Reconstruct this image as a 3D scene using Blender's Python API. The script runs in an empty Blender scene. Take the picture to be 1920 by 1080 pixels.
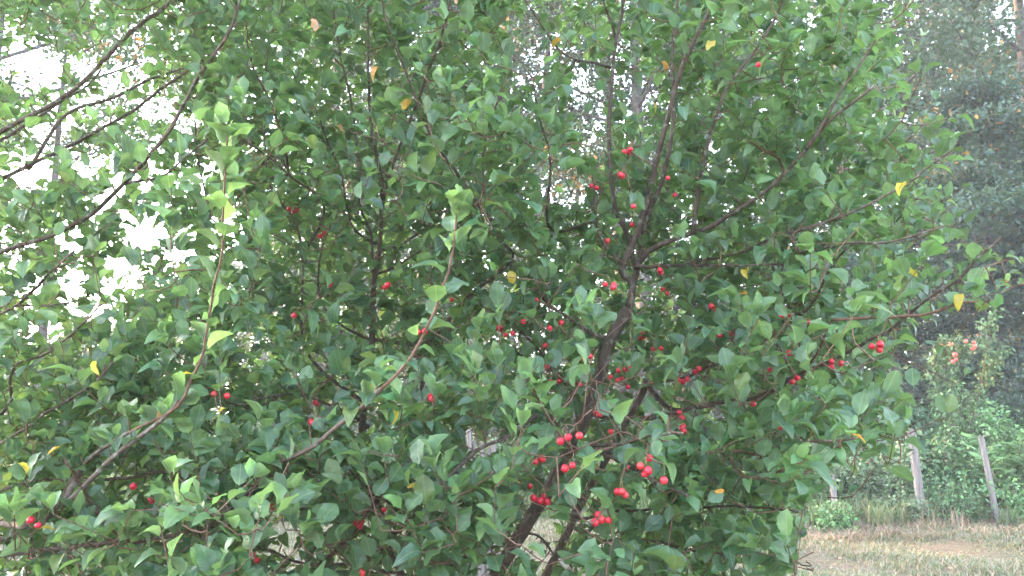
import bpy, math, random
import numpy as np
from mathutils import Matrix, Vector

# ------------------------------------------------------------------ camera, sky, sun, exposure
SC = bpy.context.scene
COL = SC.collection
RNG = np.random.default_rng(11)
random.seed(11)
F = 1507.0                      # focal length in pixels of a 1920 px wide frame
PITCH = math.radians(9.0)
EYE = np.array([0.0, 0.0, 1.6])

cam_d = bpy.data.cameras.new('camera')
cam_d.sensor_width = 36.0
cam_d.lens = 36.0 * F / 1920.0
cam_d.clip_start = 0.05
cam_d.clip_end = 2000.0
cam = bpy.data.objects.new('camera', cam_d)
COL.objects.link(cam)
cam.location = EYE
cam.rotation_euler = (math.radians(90) + PITCH, 0, 0)
SC.camera = cam

SUN_EL = math.radians(13.0)
SUN_AZ = math.radians(-63.0)    # to the left of the view direction (+Y), behind the woods

world = bpy.data.worlds.new('World')
SC.world = world
world.use_nodes = True
wn = world.node_tree
wn.nodes.clear()
w_out = wn.nodes.new('ShaderNodeOutputWorld')
w_bg = wn.nodes.new('ShaderNodeBackground')
w_sky = wn.nodes.new('ShaderNodeTexSky')
w_sky.sky_type = 'NISHITA'
w_sky.sun_disc = False
w_sky.sun_elevation = SUN_EL
w_sky.sun_rotation = SUN_AZ
w_sky.air_density = 1.0
w_sky.dust_density = 4.0
w_sky.ozone_density = 0.6
w_hs = wn.nodes.new('ShaderNodeHueSaturation')
w_hs.inputs['Saturation'].default_value = 0.45
wn.links.new(w_sky.outputs[0], w_hs.inputs['Color'])
w_tint = wn.nodes.new('ShaderNodeMix'); w_tint.data_type = 'RGBA'; w_tint.blend_type = 'MULTIPLY'
w_tint.inputs[0].default_value = 1.0
w_tint.inputs[7].default_value = (0.90, 0.98, 1.11, 1)      # the camera's cool morning white balance
wn.links.new(w_hs.outputs[0], w_tint.inputs[6])
wn.links.new(w_tint.outputs[2], w_bg.inputs['Color'])
w_bg.inputs['Strength'].default_value = 0.15
wn.links.new(w_bg.outputs[0], w_out.inputs['Surface'])

sun_d = bpy.data.lights.new('sun', 'SUN')
sun_d.energy = 2.0
sun_d.angle = math.radians(0.6)
sun_d.color = (1.0, 0.56, 0.28)
sun = bpy.data.objects.new('sun', sun_d)
COL.objects.link(sun)
s_dir = Vector((math.sin(SUN_AZ) * math.cos(SUN_EL), math.cos(SUN_AZ) * math.cos(SUN_EL), math.sin(SUN_EL)))
sun.rotation_euler = s_dir.to_track_quat('Z', 'Y').to_euler()

SC.view_settings.view_transform = 'Standard'
SC.view_settings.look = 'None'
SC.view_settings.exposure = 4.3
SC.view_settings.gamma = 1.0
SC.view_settings.use_curve_mapping = False
SC.cycles.use_denoising = True
SC.cycles.max_bounces = 8
SC.cycles.diffuse_bounces = 4
SC.cycles.transmission_bounces = 4
SC.cycles.transparent_max_bounces = 8
SC.cycles.volume_bounces = 1

# ------------------------------------------------------------------ geometry of the view
CP, SP = math.cos(PITCH), math.sin(PITCH)

def at(px, py, d):
    """point seen at a pixel of the 1920 x 1080 frame, d metres along the view axis"""
    x = (px - 960.0) / F * d
    v = (540.0 - py) / F * d
    return np.stack([x + 0 * v, d * CP - v * SP, 1.6 + d * SP + v * CP], -1)

def project(p):
    p = np.asarray(p, float) - EYE
    d = p[..., 1] * CP + p[..., 2] * SP
    v = -p[..., 1] * SP + p[..., 2] * CP
    ds = np.maximum(d, 1e-3)
    return 960 + F * p[..., 0] / ds, 540 - F * v / ds, d

def ground_y(py):
    """distance along +Y at which the ground shows at row py"""
    v = (540.0 - py) / F
    t = -1.6 / (SP + v * CP)
    return t * (CP - v * SP)

def ground(px, py):
    v = (540.0 - py) / F
    t = -1.6 / (SP + v * CP)
    return np.array([(px - 960) / F * t, t * (CP - v * SP), 0.0])

# ------------------------------------------------------------------ mesh helpers
def new_mesh(name, verts, tris, mat, attrs=None, smooth=True, loop_total=3):
    verts = np.ascontiguousarray(verts, dtype=np.float32).reshape(-1, 3)
    tris = np.ascontiguousarray(tris, dtype=np.int32).reshape(-1, loop_total)
    me = bpy.data.meshes.new(name)
    me.vertices.add(len(verts))
    me.vertices.foreach_set('co', verts.ravel())
    me.loops.add(tris.size)
    me.loops.foreach_set('vertex_index', tris.ravel())
    me.polygons.add(len(tris))
    me.polygons.foreach_set('loop_start', np.arange(0, tris.size, loop_total, dtype=np.int32))
    me.polygons.foreach_set('loop_total', np.full(len(tris), loop_total, dtype=np.int32))
    me.polygons.foreach_set('use_smooth', np.full(len(tris), smooth, dtype=bool))
    for k, a in (attrs or {}).items():
        at_ = me.attributes.new(k, 'FLOAT_VECTOR', 'POINT')
        at_.data.foreach_set('vector', np.ascontiguousarray(a, dtype=np.float32).ravel())
    me.materials.append(mat)
    me.update()
    me.validate()
    return me

def link(name, me, parent=None, loc=None):
    o = bpy.data.objects.new(name, me)
    COL.objects.link(o)
    if parent is not None:
        o.parent = parent
    if loc is not None:
        o.location = loc
    return o

def tag(o, label=None, cat=None, group=None, kind=None):
    if label: o['label'] = label
    if cat: o['category'] = cat
    if group: o['group'] = group
    if kind: o['kind'] = kind
    return o

def thing(name, loc, label, cat, group=None):
    o = bpy.data.objects.new(name, None)
    COL.objects.link(o)
    o.location = loc
    o.empty_display_size = 0.2
    return tag(o, label, cat, group)

def unit(a):
    a = np.asarray(a, float)
    return a / np.maximum(np.linalg.norm(a, axis=-1, keepdims=True), 1e-9)

def smooth_path(pts, rad, step):
    """Catmull-Rom through pts, resampled about every step metres"""
    pts = np.asarray(pts, float); rad = np.asarray(rad, float)
    if len(pts) == 2:
        pts = np.stack([pts[0], (pts[0] + pts[1]) / 2, pts[1]]); rad = np.array([rad[0], rad.mean(), rad[1]])
    P = np.vstack([2 * pts[0] - pts[1], pts, 2 * pts[-1] - pts[-2]])
    out, ro = [], []
    for i in range(len(pts) - 1):
        p0, p1, p2, p3 = P[i:i + 4]
        n = max(1, int(round(np.linalg.norm(p2 - p1) / step)))
        t = (np.arange(n) / n)[:, None]
        out.append(0.5 * (2 * p1 + (p2 - p0) * t + (2 * p0 - 5 * p1 + 4 * p2 - p3) * t ** 2 + (3 * p1 - p0 - 3 * p2 + p3) * t ** 3))
        ro.append(rad[i] + (rad[i + 1] - rad[i]) * t[:, 0])
    out.append(pts[-1:]); ro.append(rad[-1:])
    return np.vstack(out), np.concatenate(ro)

def tube(path, rad, n=6, rough=0.0, cap=True):
    """verts, tris of a round tapered tube along a path"""
    path = np.asarray(path, float)
    m = len(path)
    tan = unit(np.gradient(path, axis=0))
    ref = np.array([0.31, 0.52, 0.79]) if abs(tan[0] @ np.array([0.31, 0.52, 0.79])) < 0.9 else np.array([1.0, 0, 0])
    U = np.zeros_like(path)
    u = unit(np.cross(tan[0], ref))
    for i in range(m):
        u = unit(u - tan[i] * (u @ tan[i]))
        U[i] = u
    V = np.cross(tan, U)
    a = np.arange(n) / n * 2 * np.pi
    r = np.asarray(rad, float)[:, None] * (1 + rough * RNG.uniform(-1, 1, (m, n)))
    ring = path[:, None] + (r * np.cos(a))[..., None] * U[:, None] + (r * np.sin(a))[..., None] * V[:, None]
    verts = ring.reshape(-1, 3)
    i, j = np.meshgrid(np.arange(m - 1), np.arange(n), indexing='ij')
    a0 = i * n + j; a1 = i * n + (j + 1) % n; b0 = a0 + n; b1 = a1 + n
    tris = np.concatenate([np.stack([a0, a1, b1], -1).reshape(-1, 3), np.stack([a0, b1, b0], -1).reshape(-1, 3)])
    if cap:
        verts = np.vstack([verts, path[-1] + tan[-1] * rad[-1] * 0.5, path[0] - tan[0] * rad[0] * 0.3])
        e = m * n
        k = np.arange(n)
        tris = np.vstack([tris, np.stack([(m - 1) * n + k, (m - 1) * n + (k + 1) % n, np.full(n, e)], -1),
                          np.stack([(k + 1) % n, k, np.full(n, e + 1)], -1)])
    return verts, tris

class MB:
    """collects triangle soups for one mesh"""
    def __init__(self): self.v, self.t, self.n, self.c = [], [], 0, []
    def add(self, v, t, col=None):
        self.v.append(np.asarray(v, float)); self.t.append(np.asarray(t) + self.n); self.n += len(v)
        if col is not None: self.c.append(np.broadcast_to(np.asarray(col, float), (len(v), 3)))
    def build(self, name, mat, parent=None, origin=None, smooth=True):
        v = np.vstack(self.v)
        if origin is not None: v = v - np.asarray(origin, float)
        me = new_mesh(name, v, np.vstack(self.t), mat, {'tint': np.vstack(self.c)} if self.c else None, smooth)
        return link(name, me, parent)

# ------------------------------------------------------------------ materials
def mat_new(name):
    m = bpy.data.materials.new(name)
    m.use_nodes = True
    nt = m.node_tree
    nt.nodes.clear()
    out = nt.nodes.new('ShaderNodeOutputMaterial')
    return m, nt, out

def N(nt, kind, **kw):
    n = nt.nodes.new(kind)
    for k, v in kw.items():
        if hasattr(n, k) and not k[0].isupper(): setattr(n, k, v)
        else: n.inputs[k.replace('_', ' ')].default_value = v
    return n

def ramp(nt, fac, stops):
    r = nt.nodes.new('ShaderNodeValToRGB')
    while len(r.color_ramp.elements) < len(stops): r.color_ramp.elements.new(0.5)
    for e, (p, c) in zip(r.color_ramp.elements, stops):
        e.position = p; e.color = (*c, 1)
    nt.links.new(fac, r.inputs[0])
    return r.outputs[0]

def math_node(nt, op, a, b=None, c=None):
    n = nt.nodes.new('ShaderNodeMath'); n.operation = op
    for i, x in enumerate((a, b, c)):
        if x is None: continue
        if isinstance(x, (int, float)): n.inputs[i].default_value = x
        else: nt.links.new(x, n.inputs[i])
    return n.outputs[0]

def mix_rgb(nt, fac, a, b, mode='MIX'):
    n = nt.nodes.new('ShaderNodeMix'); n.data_type = 'RGBA'; n.blend_type = mode
    for sock, x in ((n.inputs[0], fac), (n.inputs[6], a), (n.inputs[7], b)):
        if isinstance(x, (int, float)): sock.default_value = x
        elif isinstance(x, tuple): sock.default_value = (*x, 1)
        else: nt.links.new(x, sock)
    return n.outputs[2]

def leaf_material(name, veins=True, translucency=0.32, rough=0.42, spec=0.5, under=(0.55, 0.75, 0.55)):
    """two-sided leaf: tint per leaf, veins from the leaf's own coordinates, paler matt underside, light through the blade"""
    m, nt, out = mat_new(name)
    L = nt.links.new
    tint = N(nt, 'ShaderNodeAttribute', attribute_name='tint')
    base = tint.outputs['Vector']
    normal = None
    if veins:
        luv = N(nt, 'ShaderNodeAttribute', attribute_name='luv')
        sep = nt.nodes.new('ShaderNodeSeparateXYZ'); L(luv.outputs['Vector'], sep.inputs[0])
        ax = math_node(nt, 'ABSOLUTE', sep.outputs[0])
        mid = math_node(nt, 'LESS_THAN', ax, 0.018)
        ph = math_node(nt, 'MULTIPLY', math_node(nt, 'SUBTRACT', sep.outputs[1], math_node(nt, 'MULTIPLY', ax, 0.9)), 9.0)
        side = math_node(nt, 'PINGPONG', ph, 0.5)                       # 0..0.5 between two side veins
        vein = math_node(nt, 'LESS_THAN', side, 0.05)
        vm = math_node(nt, 'MAXIMUM', mid, math_node(nt, 'MULTIPLY', vein, 0.4))
        geo = N(nt, 'ShaderNodeNewGeometry')
        noi = N(nt, 'ShaderNodeTexNoise', Scale=38.0, Detail=3.0)
        L(geo.outputs['Position'], noi.inputs['Vector'])
        base = mix_rgb(nt, 0.55, base, ramp(nt, noi.outputs['Fac'], [(0.3, (0.45, 0.5, 0.45)), (0.7, (1.35, 1.3, 1.2))]), 'MULTIPLY')
        base = mix_rgb(nt, vm, base, mix_rgb(nt, 0.5, base, (0.20, 0.30, 0.12)))
        spk = N(nt, 'ShaderNodeTexNoise', Scale=210.0, Detail=1.0)
        L(geo.outputs['Position'], spk.inputs['Vector'])
        sp = math_node(nt, 'MULTIPLY', math_node(nt, 'GREATER_THAN', spk.outputs['Fac'], 0.74), 0.5)
        base = mix_rgb(nt, sp, base, (0.10, 0.07, 0.03))
        bl = N(nt, 'ShaderNodeTexNoise', Scale=26.0, Detail=4.0, Roughness=0.7)
        L(geo.outputs['Position'], bl.inputs['Vector'])
        base = mix_rgb(nt, ramp(nt, bl.outputs['Fac'], [(0.66, (0, 0, 0)), (0.72, (0.65, 0.65, 0.65))]), base, (0.16, 0.11, 0.035))
        hgt = math_node(nt, 'ADD', side, math_node(nt, 'MULTIPLY', noi.outputs['Fac'], 0.6))
        bmp = N(nt, 'ShaderNodeBump', Strength=0.35, Distance=0.002)
        L(hgt, bmp.inputs['Height'])
        normal = bmp.outputs[0]
    geo2 = N(nt, 'ShaderNodeNewGeometry')
    back = geo2.outputs['Backfacing']
    pale = mix_rgb(nt, 0.45, base, mix_rgb(nt, 1.0, mix_rgb(nt, 0.6, base, (0.16, 0.22, 0.15)), (1.1, 1.1, 1.1), 'MULTIPLY'))
    colr = mix_rgb(nt, back, base, pale)
    p = N(nt, 'ShaderNodeBsdfPrincipled')
    L(colr, p.inputs['Base Color'])
    L(math_node(nt, 'ADD', math_node(nt, 'MULTIPLY', back, 0.3), rough), p.inputs['Roughness'])
    p.inputs['Specular IOR Level'].default_value = spec
    if normal is not None: L(normal, p.inputs['Normal'])
    tr = N(nt, 'ShaderNodeBsdfTranslucent')
    tc = mix_rgb(nt, 1.0, mix_rgb(nt, 0.35, base, (0.14, 0.20, 0.02)), (1.5, 1.5, 1.2), 'MULTIPLY')
    L(tc, tr.inputs['Color'])
    mx = N(nt, 'ShaderNodeMixShader'); mx.inputs[0].default_value = translucency
    L(p.outputs[0], mx.inputs[1]); L(tr.outputs[0], mx.inputs[2])
    L(mx.outputs[0], out.inputs['Surface'])
    return m

def bark_material(name, dark, light, lichen=None, scale=18.0, bump=0.6, stretch=0.25):
    m, nt, out = mat_new(name)
    L = nt.links.new
    geo = N(nt, 'ShaderNodeNewGeometry')
    mp = N(nt, 'ShaderNodeMapping'); mp.inputs['Scale'].default_value = (1, 1, stretch)
    L(geo.outputs['Position'], mp.inputs['Vector'])
    n1 = N(nt, 'ShaderNodeTexNoise', Scale=scale, Detail=6.0, Roughness=0.65); L(mp.outputs[0], n1.inputs['Vector'])
    c = ramp(nt, n1.outputs['Fac'], [(0.3, dark), (0.72, light)])
    if lichen:
        n2 = N(nt, 'ShaderNodeTexNoise', Scale=scale * 0.7, Detail=4.0); L(geo.outputs['Position'], n2.inputs['Vector'])
        c = mix_rgb(nt, ramp(nt, n2.outputs['Fac'], [(0.58, (0, 0, 0)), (0.66, (0.75, 0.75, 0.75))]), c, lichen)
    p = N(nt, 'ShaderNodeBsdfPrincipled', Roughness=0.85)
    p.inputs['Specular IOR Level'].default_value = 0.25
    L(c, p.inputs['Base Color'])
    b = N(nt, 'ShaderNodeBump', Strength=bump, Distance=0.01); L(n1.outputs['Fac'], b.inputs['Height'])
    L(b.outputs[0], p.inputs['Normal'])
    L(p.outputs[0], out.inputs['Surface'])
    return m

def plain_noise(name, c1, c2, scale=30.0, rough=0.8, spec=0.3, bump=0.2, attr=False):
    m, nt, out = mat_new(name)
    L = nt.links.new
    tc = N(nt, 'ShaderNodeTexCoord')
    n1 = N(nt, 'ShaderNodeTexNoise', Scale=scale, Detail=4.0); L(tc.outputs['Object'], n1.inputs['Vector'])
    c = ramp(nt, n1.outputs['Fac'], [(0.35, c1), (0.65, c2)])
    if attr:
        a = N(nt, 'ShaderNodeAttribute', attribute_name='tint')
        c = mix_rgb(nt, 0.4, a.outputs['Vector'], mix_rgb(nt, 1.0, a.outputs['Vector'], c, 'MULTIPLY'))
    p = N(nt, 'ShaderNodeBsdfPrincipled', Roughness=rough)
    p.inputs['Specular IOR Level'].default_value = spec
    L(c, p.inputs['Base Color'])
    if bump:
        b = N(nt, 'ShaderNodeBump', Strength=bump, Distance=0.01); L(n1.outputs['Fac'], b.inputs['Height'])
        L(b.outputs[0], p.inputs['Normal'])
    L(p.outputs[0], out.inputs['Surface'])
    return m

M_LEAF = leaf_material('apple_leaf', True, 0.48, 0.36, 0.6)
M_FAR = leaf_material('woodland_leaf', veins=False, translucency=0.16, rough=0.5, spec=0.4)
M_BARK = bark_material('apple_bark', (0.05, 0.036, 0.03), (0.165, 0.125, 0.10), (0.24, 0.24, 0.20), 45.0)
M_TWIG = bark_material('apple_twig', (0.08, 0.045, 0.032), (0.20, 0.115, 0.08), None, 90.0, 0.3, 1.0)
M_SHOOT = bark_material('young_shoot_bark', (0.09, 0.05, 0.035), (0.19, 0.11, 0.08), None, 90.0, 0.3, 1.0)
M_FBARK = bark_material('woodland_bark', (0.035, 0.03, 0.027), (0.13, 0.11, 0.095), (0.16, 0.17, 0.15), 9.0, 0.8)
M_WOOD = bark_material('weathered_wood', (0.10, 0.085, 0.078), (0.27, 0.235, 0.225), None, 26.0, 0.8, 0.08)
M_BARE = bark_material('bare_wood', (0.5, 0.46, 0.42), (0.75, 0.72, 0.68), None, 60.0, 0.2, 0.2)

# ------------------------------------------------------------------ ground
def ground_material():
    m, nt, out = mat_new('meadow')
    L = nt.links.new
    geo = N(nt, 'ShaderNodeNewGeometry')
    n1 = N(nt, 'ShaderNodeTexNoise', Scale=0.7, Detail=5.0); L(geo.outputs['Position'], n1.inputs['Vector'])
    n2 = N(nt, 'ShaderNodeTexNoise', Scale=14.0, Detail=6.0, Roughness=0.7); L(geo.outputs['Position'], n2.inputs['Vector'])
    c1 = ramp(nt, n1.outputs['Fac'], [(0.35, (0.085, 0.092, 0.062)), (0.5, (0.125, 0.112, 0.082)), (0.66, (0.175, 0.128, 0.098))])
    c2 = ramp(nt, n2.outputs['Fac'], [(0.3, (0.45, 0.45, 0.42)), (0.7, (1.5, 1.45, 1.35))])
    p = N(nt, 'ShaderNodeBsdfPrincipled', Roughness=0.95)
    p.inputs['Specular IOR Level'].default_value = 0.1
    L(mix_rgb(nt, 1.0, c1, c2, 'MULTIPLY'), p.inputs['Base Color'])
    b = N(nt, 'ShaderNodeBump', Strength=0.9, Distance=0.05); L(n2.outputs['Fac'], b.inputs['Height'])
    L(b.outputs[0], p.inputs['Normal'])
    L(p.outputs[0], out.inputs['Surface'])
    return m

gx = np.concatenate([[-900, -300, -100], np.linspace(-40, 40, 81), [100, 300, 900]])
gy = np.concatenate([[-900, -200, -40], np.linspace(-6, 60, 67), [120, 300, 900]])
GX, GY = np.meshgrid(gx, gy)
def ground_h(x, y):
    return 0.05 * np.sin(x * 0.9 + 1.0) * np.sin(y * 0.7) + 0.03 * np.sin(x * 2.3 + y * 1.7)
GZ = ground_h(GX, GY) * (np.abs(GX) < 60) * (np.abs(GY) < 70)
gv = np.stack([GX, GY, GZ], -1).reshape(-1, 3)
w_ = len(gx)
ii, jj = np.meshgrid(np.arange(len(gy) - 1), np.arange(w_ - 1), indexing='ij')
a0 = (ii * w_ + jj).ravel()
gq = np.stack([a0, a0 + 1, a0 + 1 + w_, a0 + w_], -1)
tag(link('ground', new_mesh('ground', gv, gq, ground_material(), None, True, 4)), 'rough meadow ground of short dewy grass under the trees', None, None, 'structure')

# ------------------------------------------------------------------ leaf templates (apple leaf, petiole at the origin, blade along +Y)
def leaf_template(fold, curl, twist, wav, width, seed, light=False):
    r = np.random.default_rng(seed)
    t = np.array([0.10, 0.24, 0.38, 0.52, 0.66, 0.79, 0.90])
    hw = np.array([0.165, 0.26, 0.315, 0.325, 0.30, 0.235, 0.13]) * width
    hw = 0.96 * hw * (1 + 0.05 * np.array([1, -1, 1, -1, 1, -1, 1]))
    pet = 0.26
    if light: t, hw = t[[0, 2, 4, 6]], hw[[0, 2, 4, 6]]
    V, LUV = [], []
    def put(x, tt):
        z = abs(x) * fold + wav * math.sin(tt * 11 + (3 if x > 0 else 0)) * abs(x) * 1.6
        ang = twist * tt
        xx, zz = x * math.cos(ang) - z * math.sin(ang), x * math.sin(ang) + z * math.cos(ang)
        y = pet + tt - 0.22 * abs(curl) * tt ** 3
        zz += -curl * tt * tt + 0.1 * tt
        V.append((xx, y, zz)); LUV.append((x, tt, 0))
    put(0, 0.0)
    for tt, h in zip(t, hw):
        put(-h, tt); put(0, tt); put(h, tt)
    put(0, 1.0)
    tip = len(V) - 1
    T = [(0, 2, 1), (0, 3, 2)]
    for k in range(len(t) - 1):
        a, b = 1 + 3 * k, 4 + 3 * k
        for s in (0, 1):
            T += [(a + s, a + s + 1, b + s + 1), (a + s, b + s + 1, b + s)]
    a = 1 + 3 * (len(t) - 1)
    T += [(a, a + 1, tip), (a + 1, a + 2, tip)]
    # petiole: a thin three-sided stalk
    n0 = len(V)
    if light:
        for (x_, yy) in ((-0.016, 0), (0.016, 0), (0.0, pet + 0.02)):
            V.append((x_, yy, -0.004)); LUV.append((0, 0, 1))
        T.append((n0, n0 + 1, n0 + 2))
        return np.array(V), np.array(T), np.array(LUV)
    for (yy, zz) in ((0, 0), (pet * 0.6, -0.0), (pet + 0.02, 0.0)):
        for a_ in range(3):
            V.append((0.014 * math.cos(a_ * 2.1), yy, zz - 0.008 + 0.014 * math.sin(a_ * 2.1))); LUV.append((0, 0, 1))
    for k in range(2):
        for a_ in range(3):
            p, q = n0 + 3 * k + a_, n0 + 3 * k + (a_ + 1) % 3
            T += [(p, q, q + 3), (p, q + 3, p + 3)]
    return np.array(V), np.array(T), np.array(LUV)

SHAPES = [
    (0.45, 0.15, 0.1, 0.07, 1.0), (0.75, 0.45, -0.2, 0.10, 0.95), (0.35, 0.60, 0.3, 0.12, 1.05), (1.0, 0.35, 0.15, 0.08, 0.9),
    (0.2, 0.12, -0.15, 0.10, 1.1), (0.55, 0.80, 0.35, 0.12, 1.0), (1.2, 0.55, -0.3, 0.08, 1.0), (0.4, 0.35, 0.7, 0.18, 0.98),
    (0.3, -0.15, -0.1, 0.12, 1.0), (0.6, 1.0, 0.1, 0.10, 0.95), (0.5, 0.25, -0.8, 0.15, 1.08), (0.15, 0.4, 0.25, 0.18, 1.12)]
TEMPL = [leaf_template(*q, i) for i, q in enumerate(SHAPES)]
LIGHT = [leaf_template(*q, i, True) for i, q in enumerate(SHAPES)]
TV2 = np.stack([q[0] for q in LIGHT]); TT2 = LIGHT[0][1]; TL2 = LIGHT[0][2]
NT = len(TEMPL)
TV = np.stack([t[0] for t in TEMPL]); TT = TEMPL[0][1]; TL = TEMPL[0][2]

PALETTE = np.array([[0.040, 0.105, 0.045], [0.046, 0.120, 0.046], [0.055, 0.135, 0.050], [0.036, 0.095, 0.046], [0.062, 0.150, 0.052],
                    [0.050, 0.120, 0.056], [0.072, 0.170, 0.058], [0.044, 0.112, 0.040], [0.090, 0.205, 0.068], [0.080, 0.150, 0.040],
                    [0.46, 0.34, 0.035], [0.46, 0.20, 0.03], [0.42, 0.19, 0.12]])   # the last three: yellow, orange, withered
PALETTE[:10] *= np.array([1.5, 1.2, 1.62])
P_GREEN = [0.11, 0.13, 0.15, 0.10, 0.14, 0.11, 0.10, 0.09, 0.05, 0.02]

def frames(dirs, ups):
    Y = unit(dirs)
    X = unit(np.cross(Y, ups))
    Z = np.cross(X, Y)
    return np.stack([X, Y, Z], -1)          # columns

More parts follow.
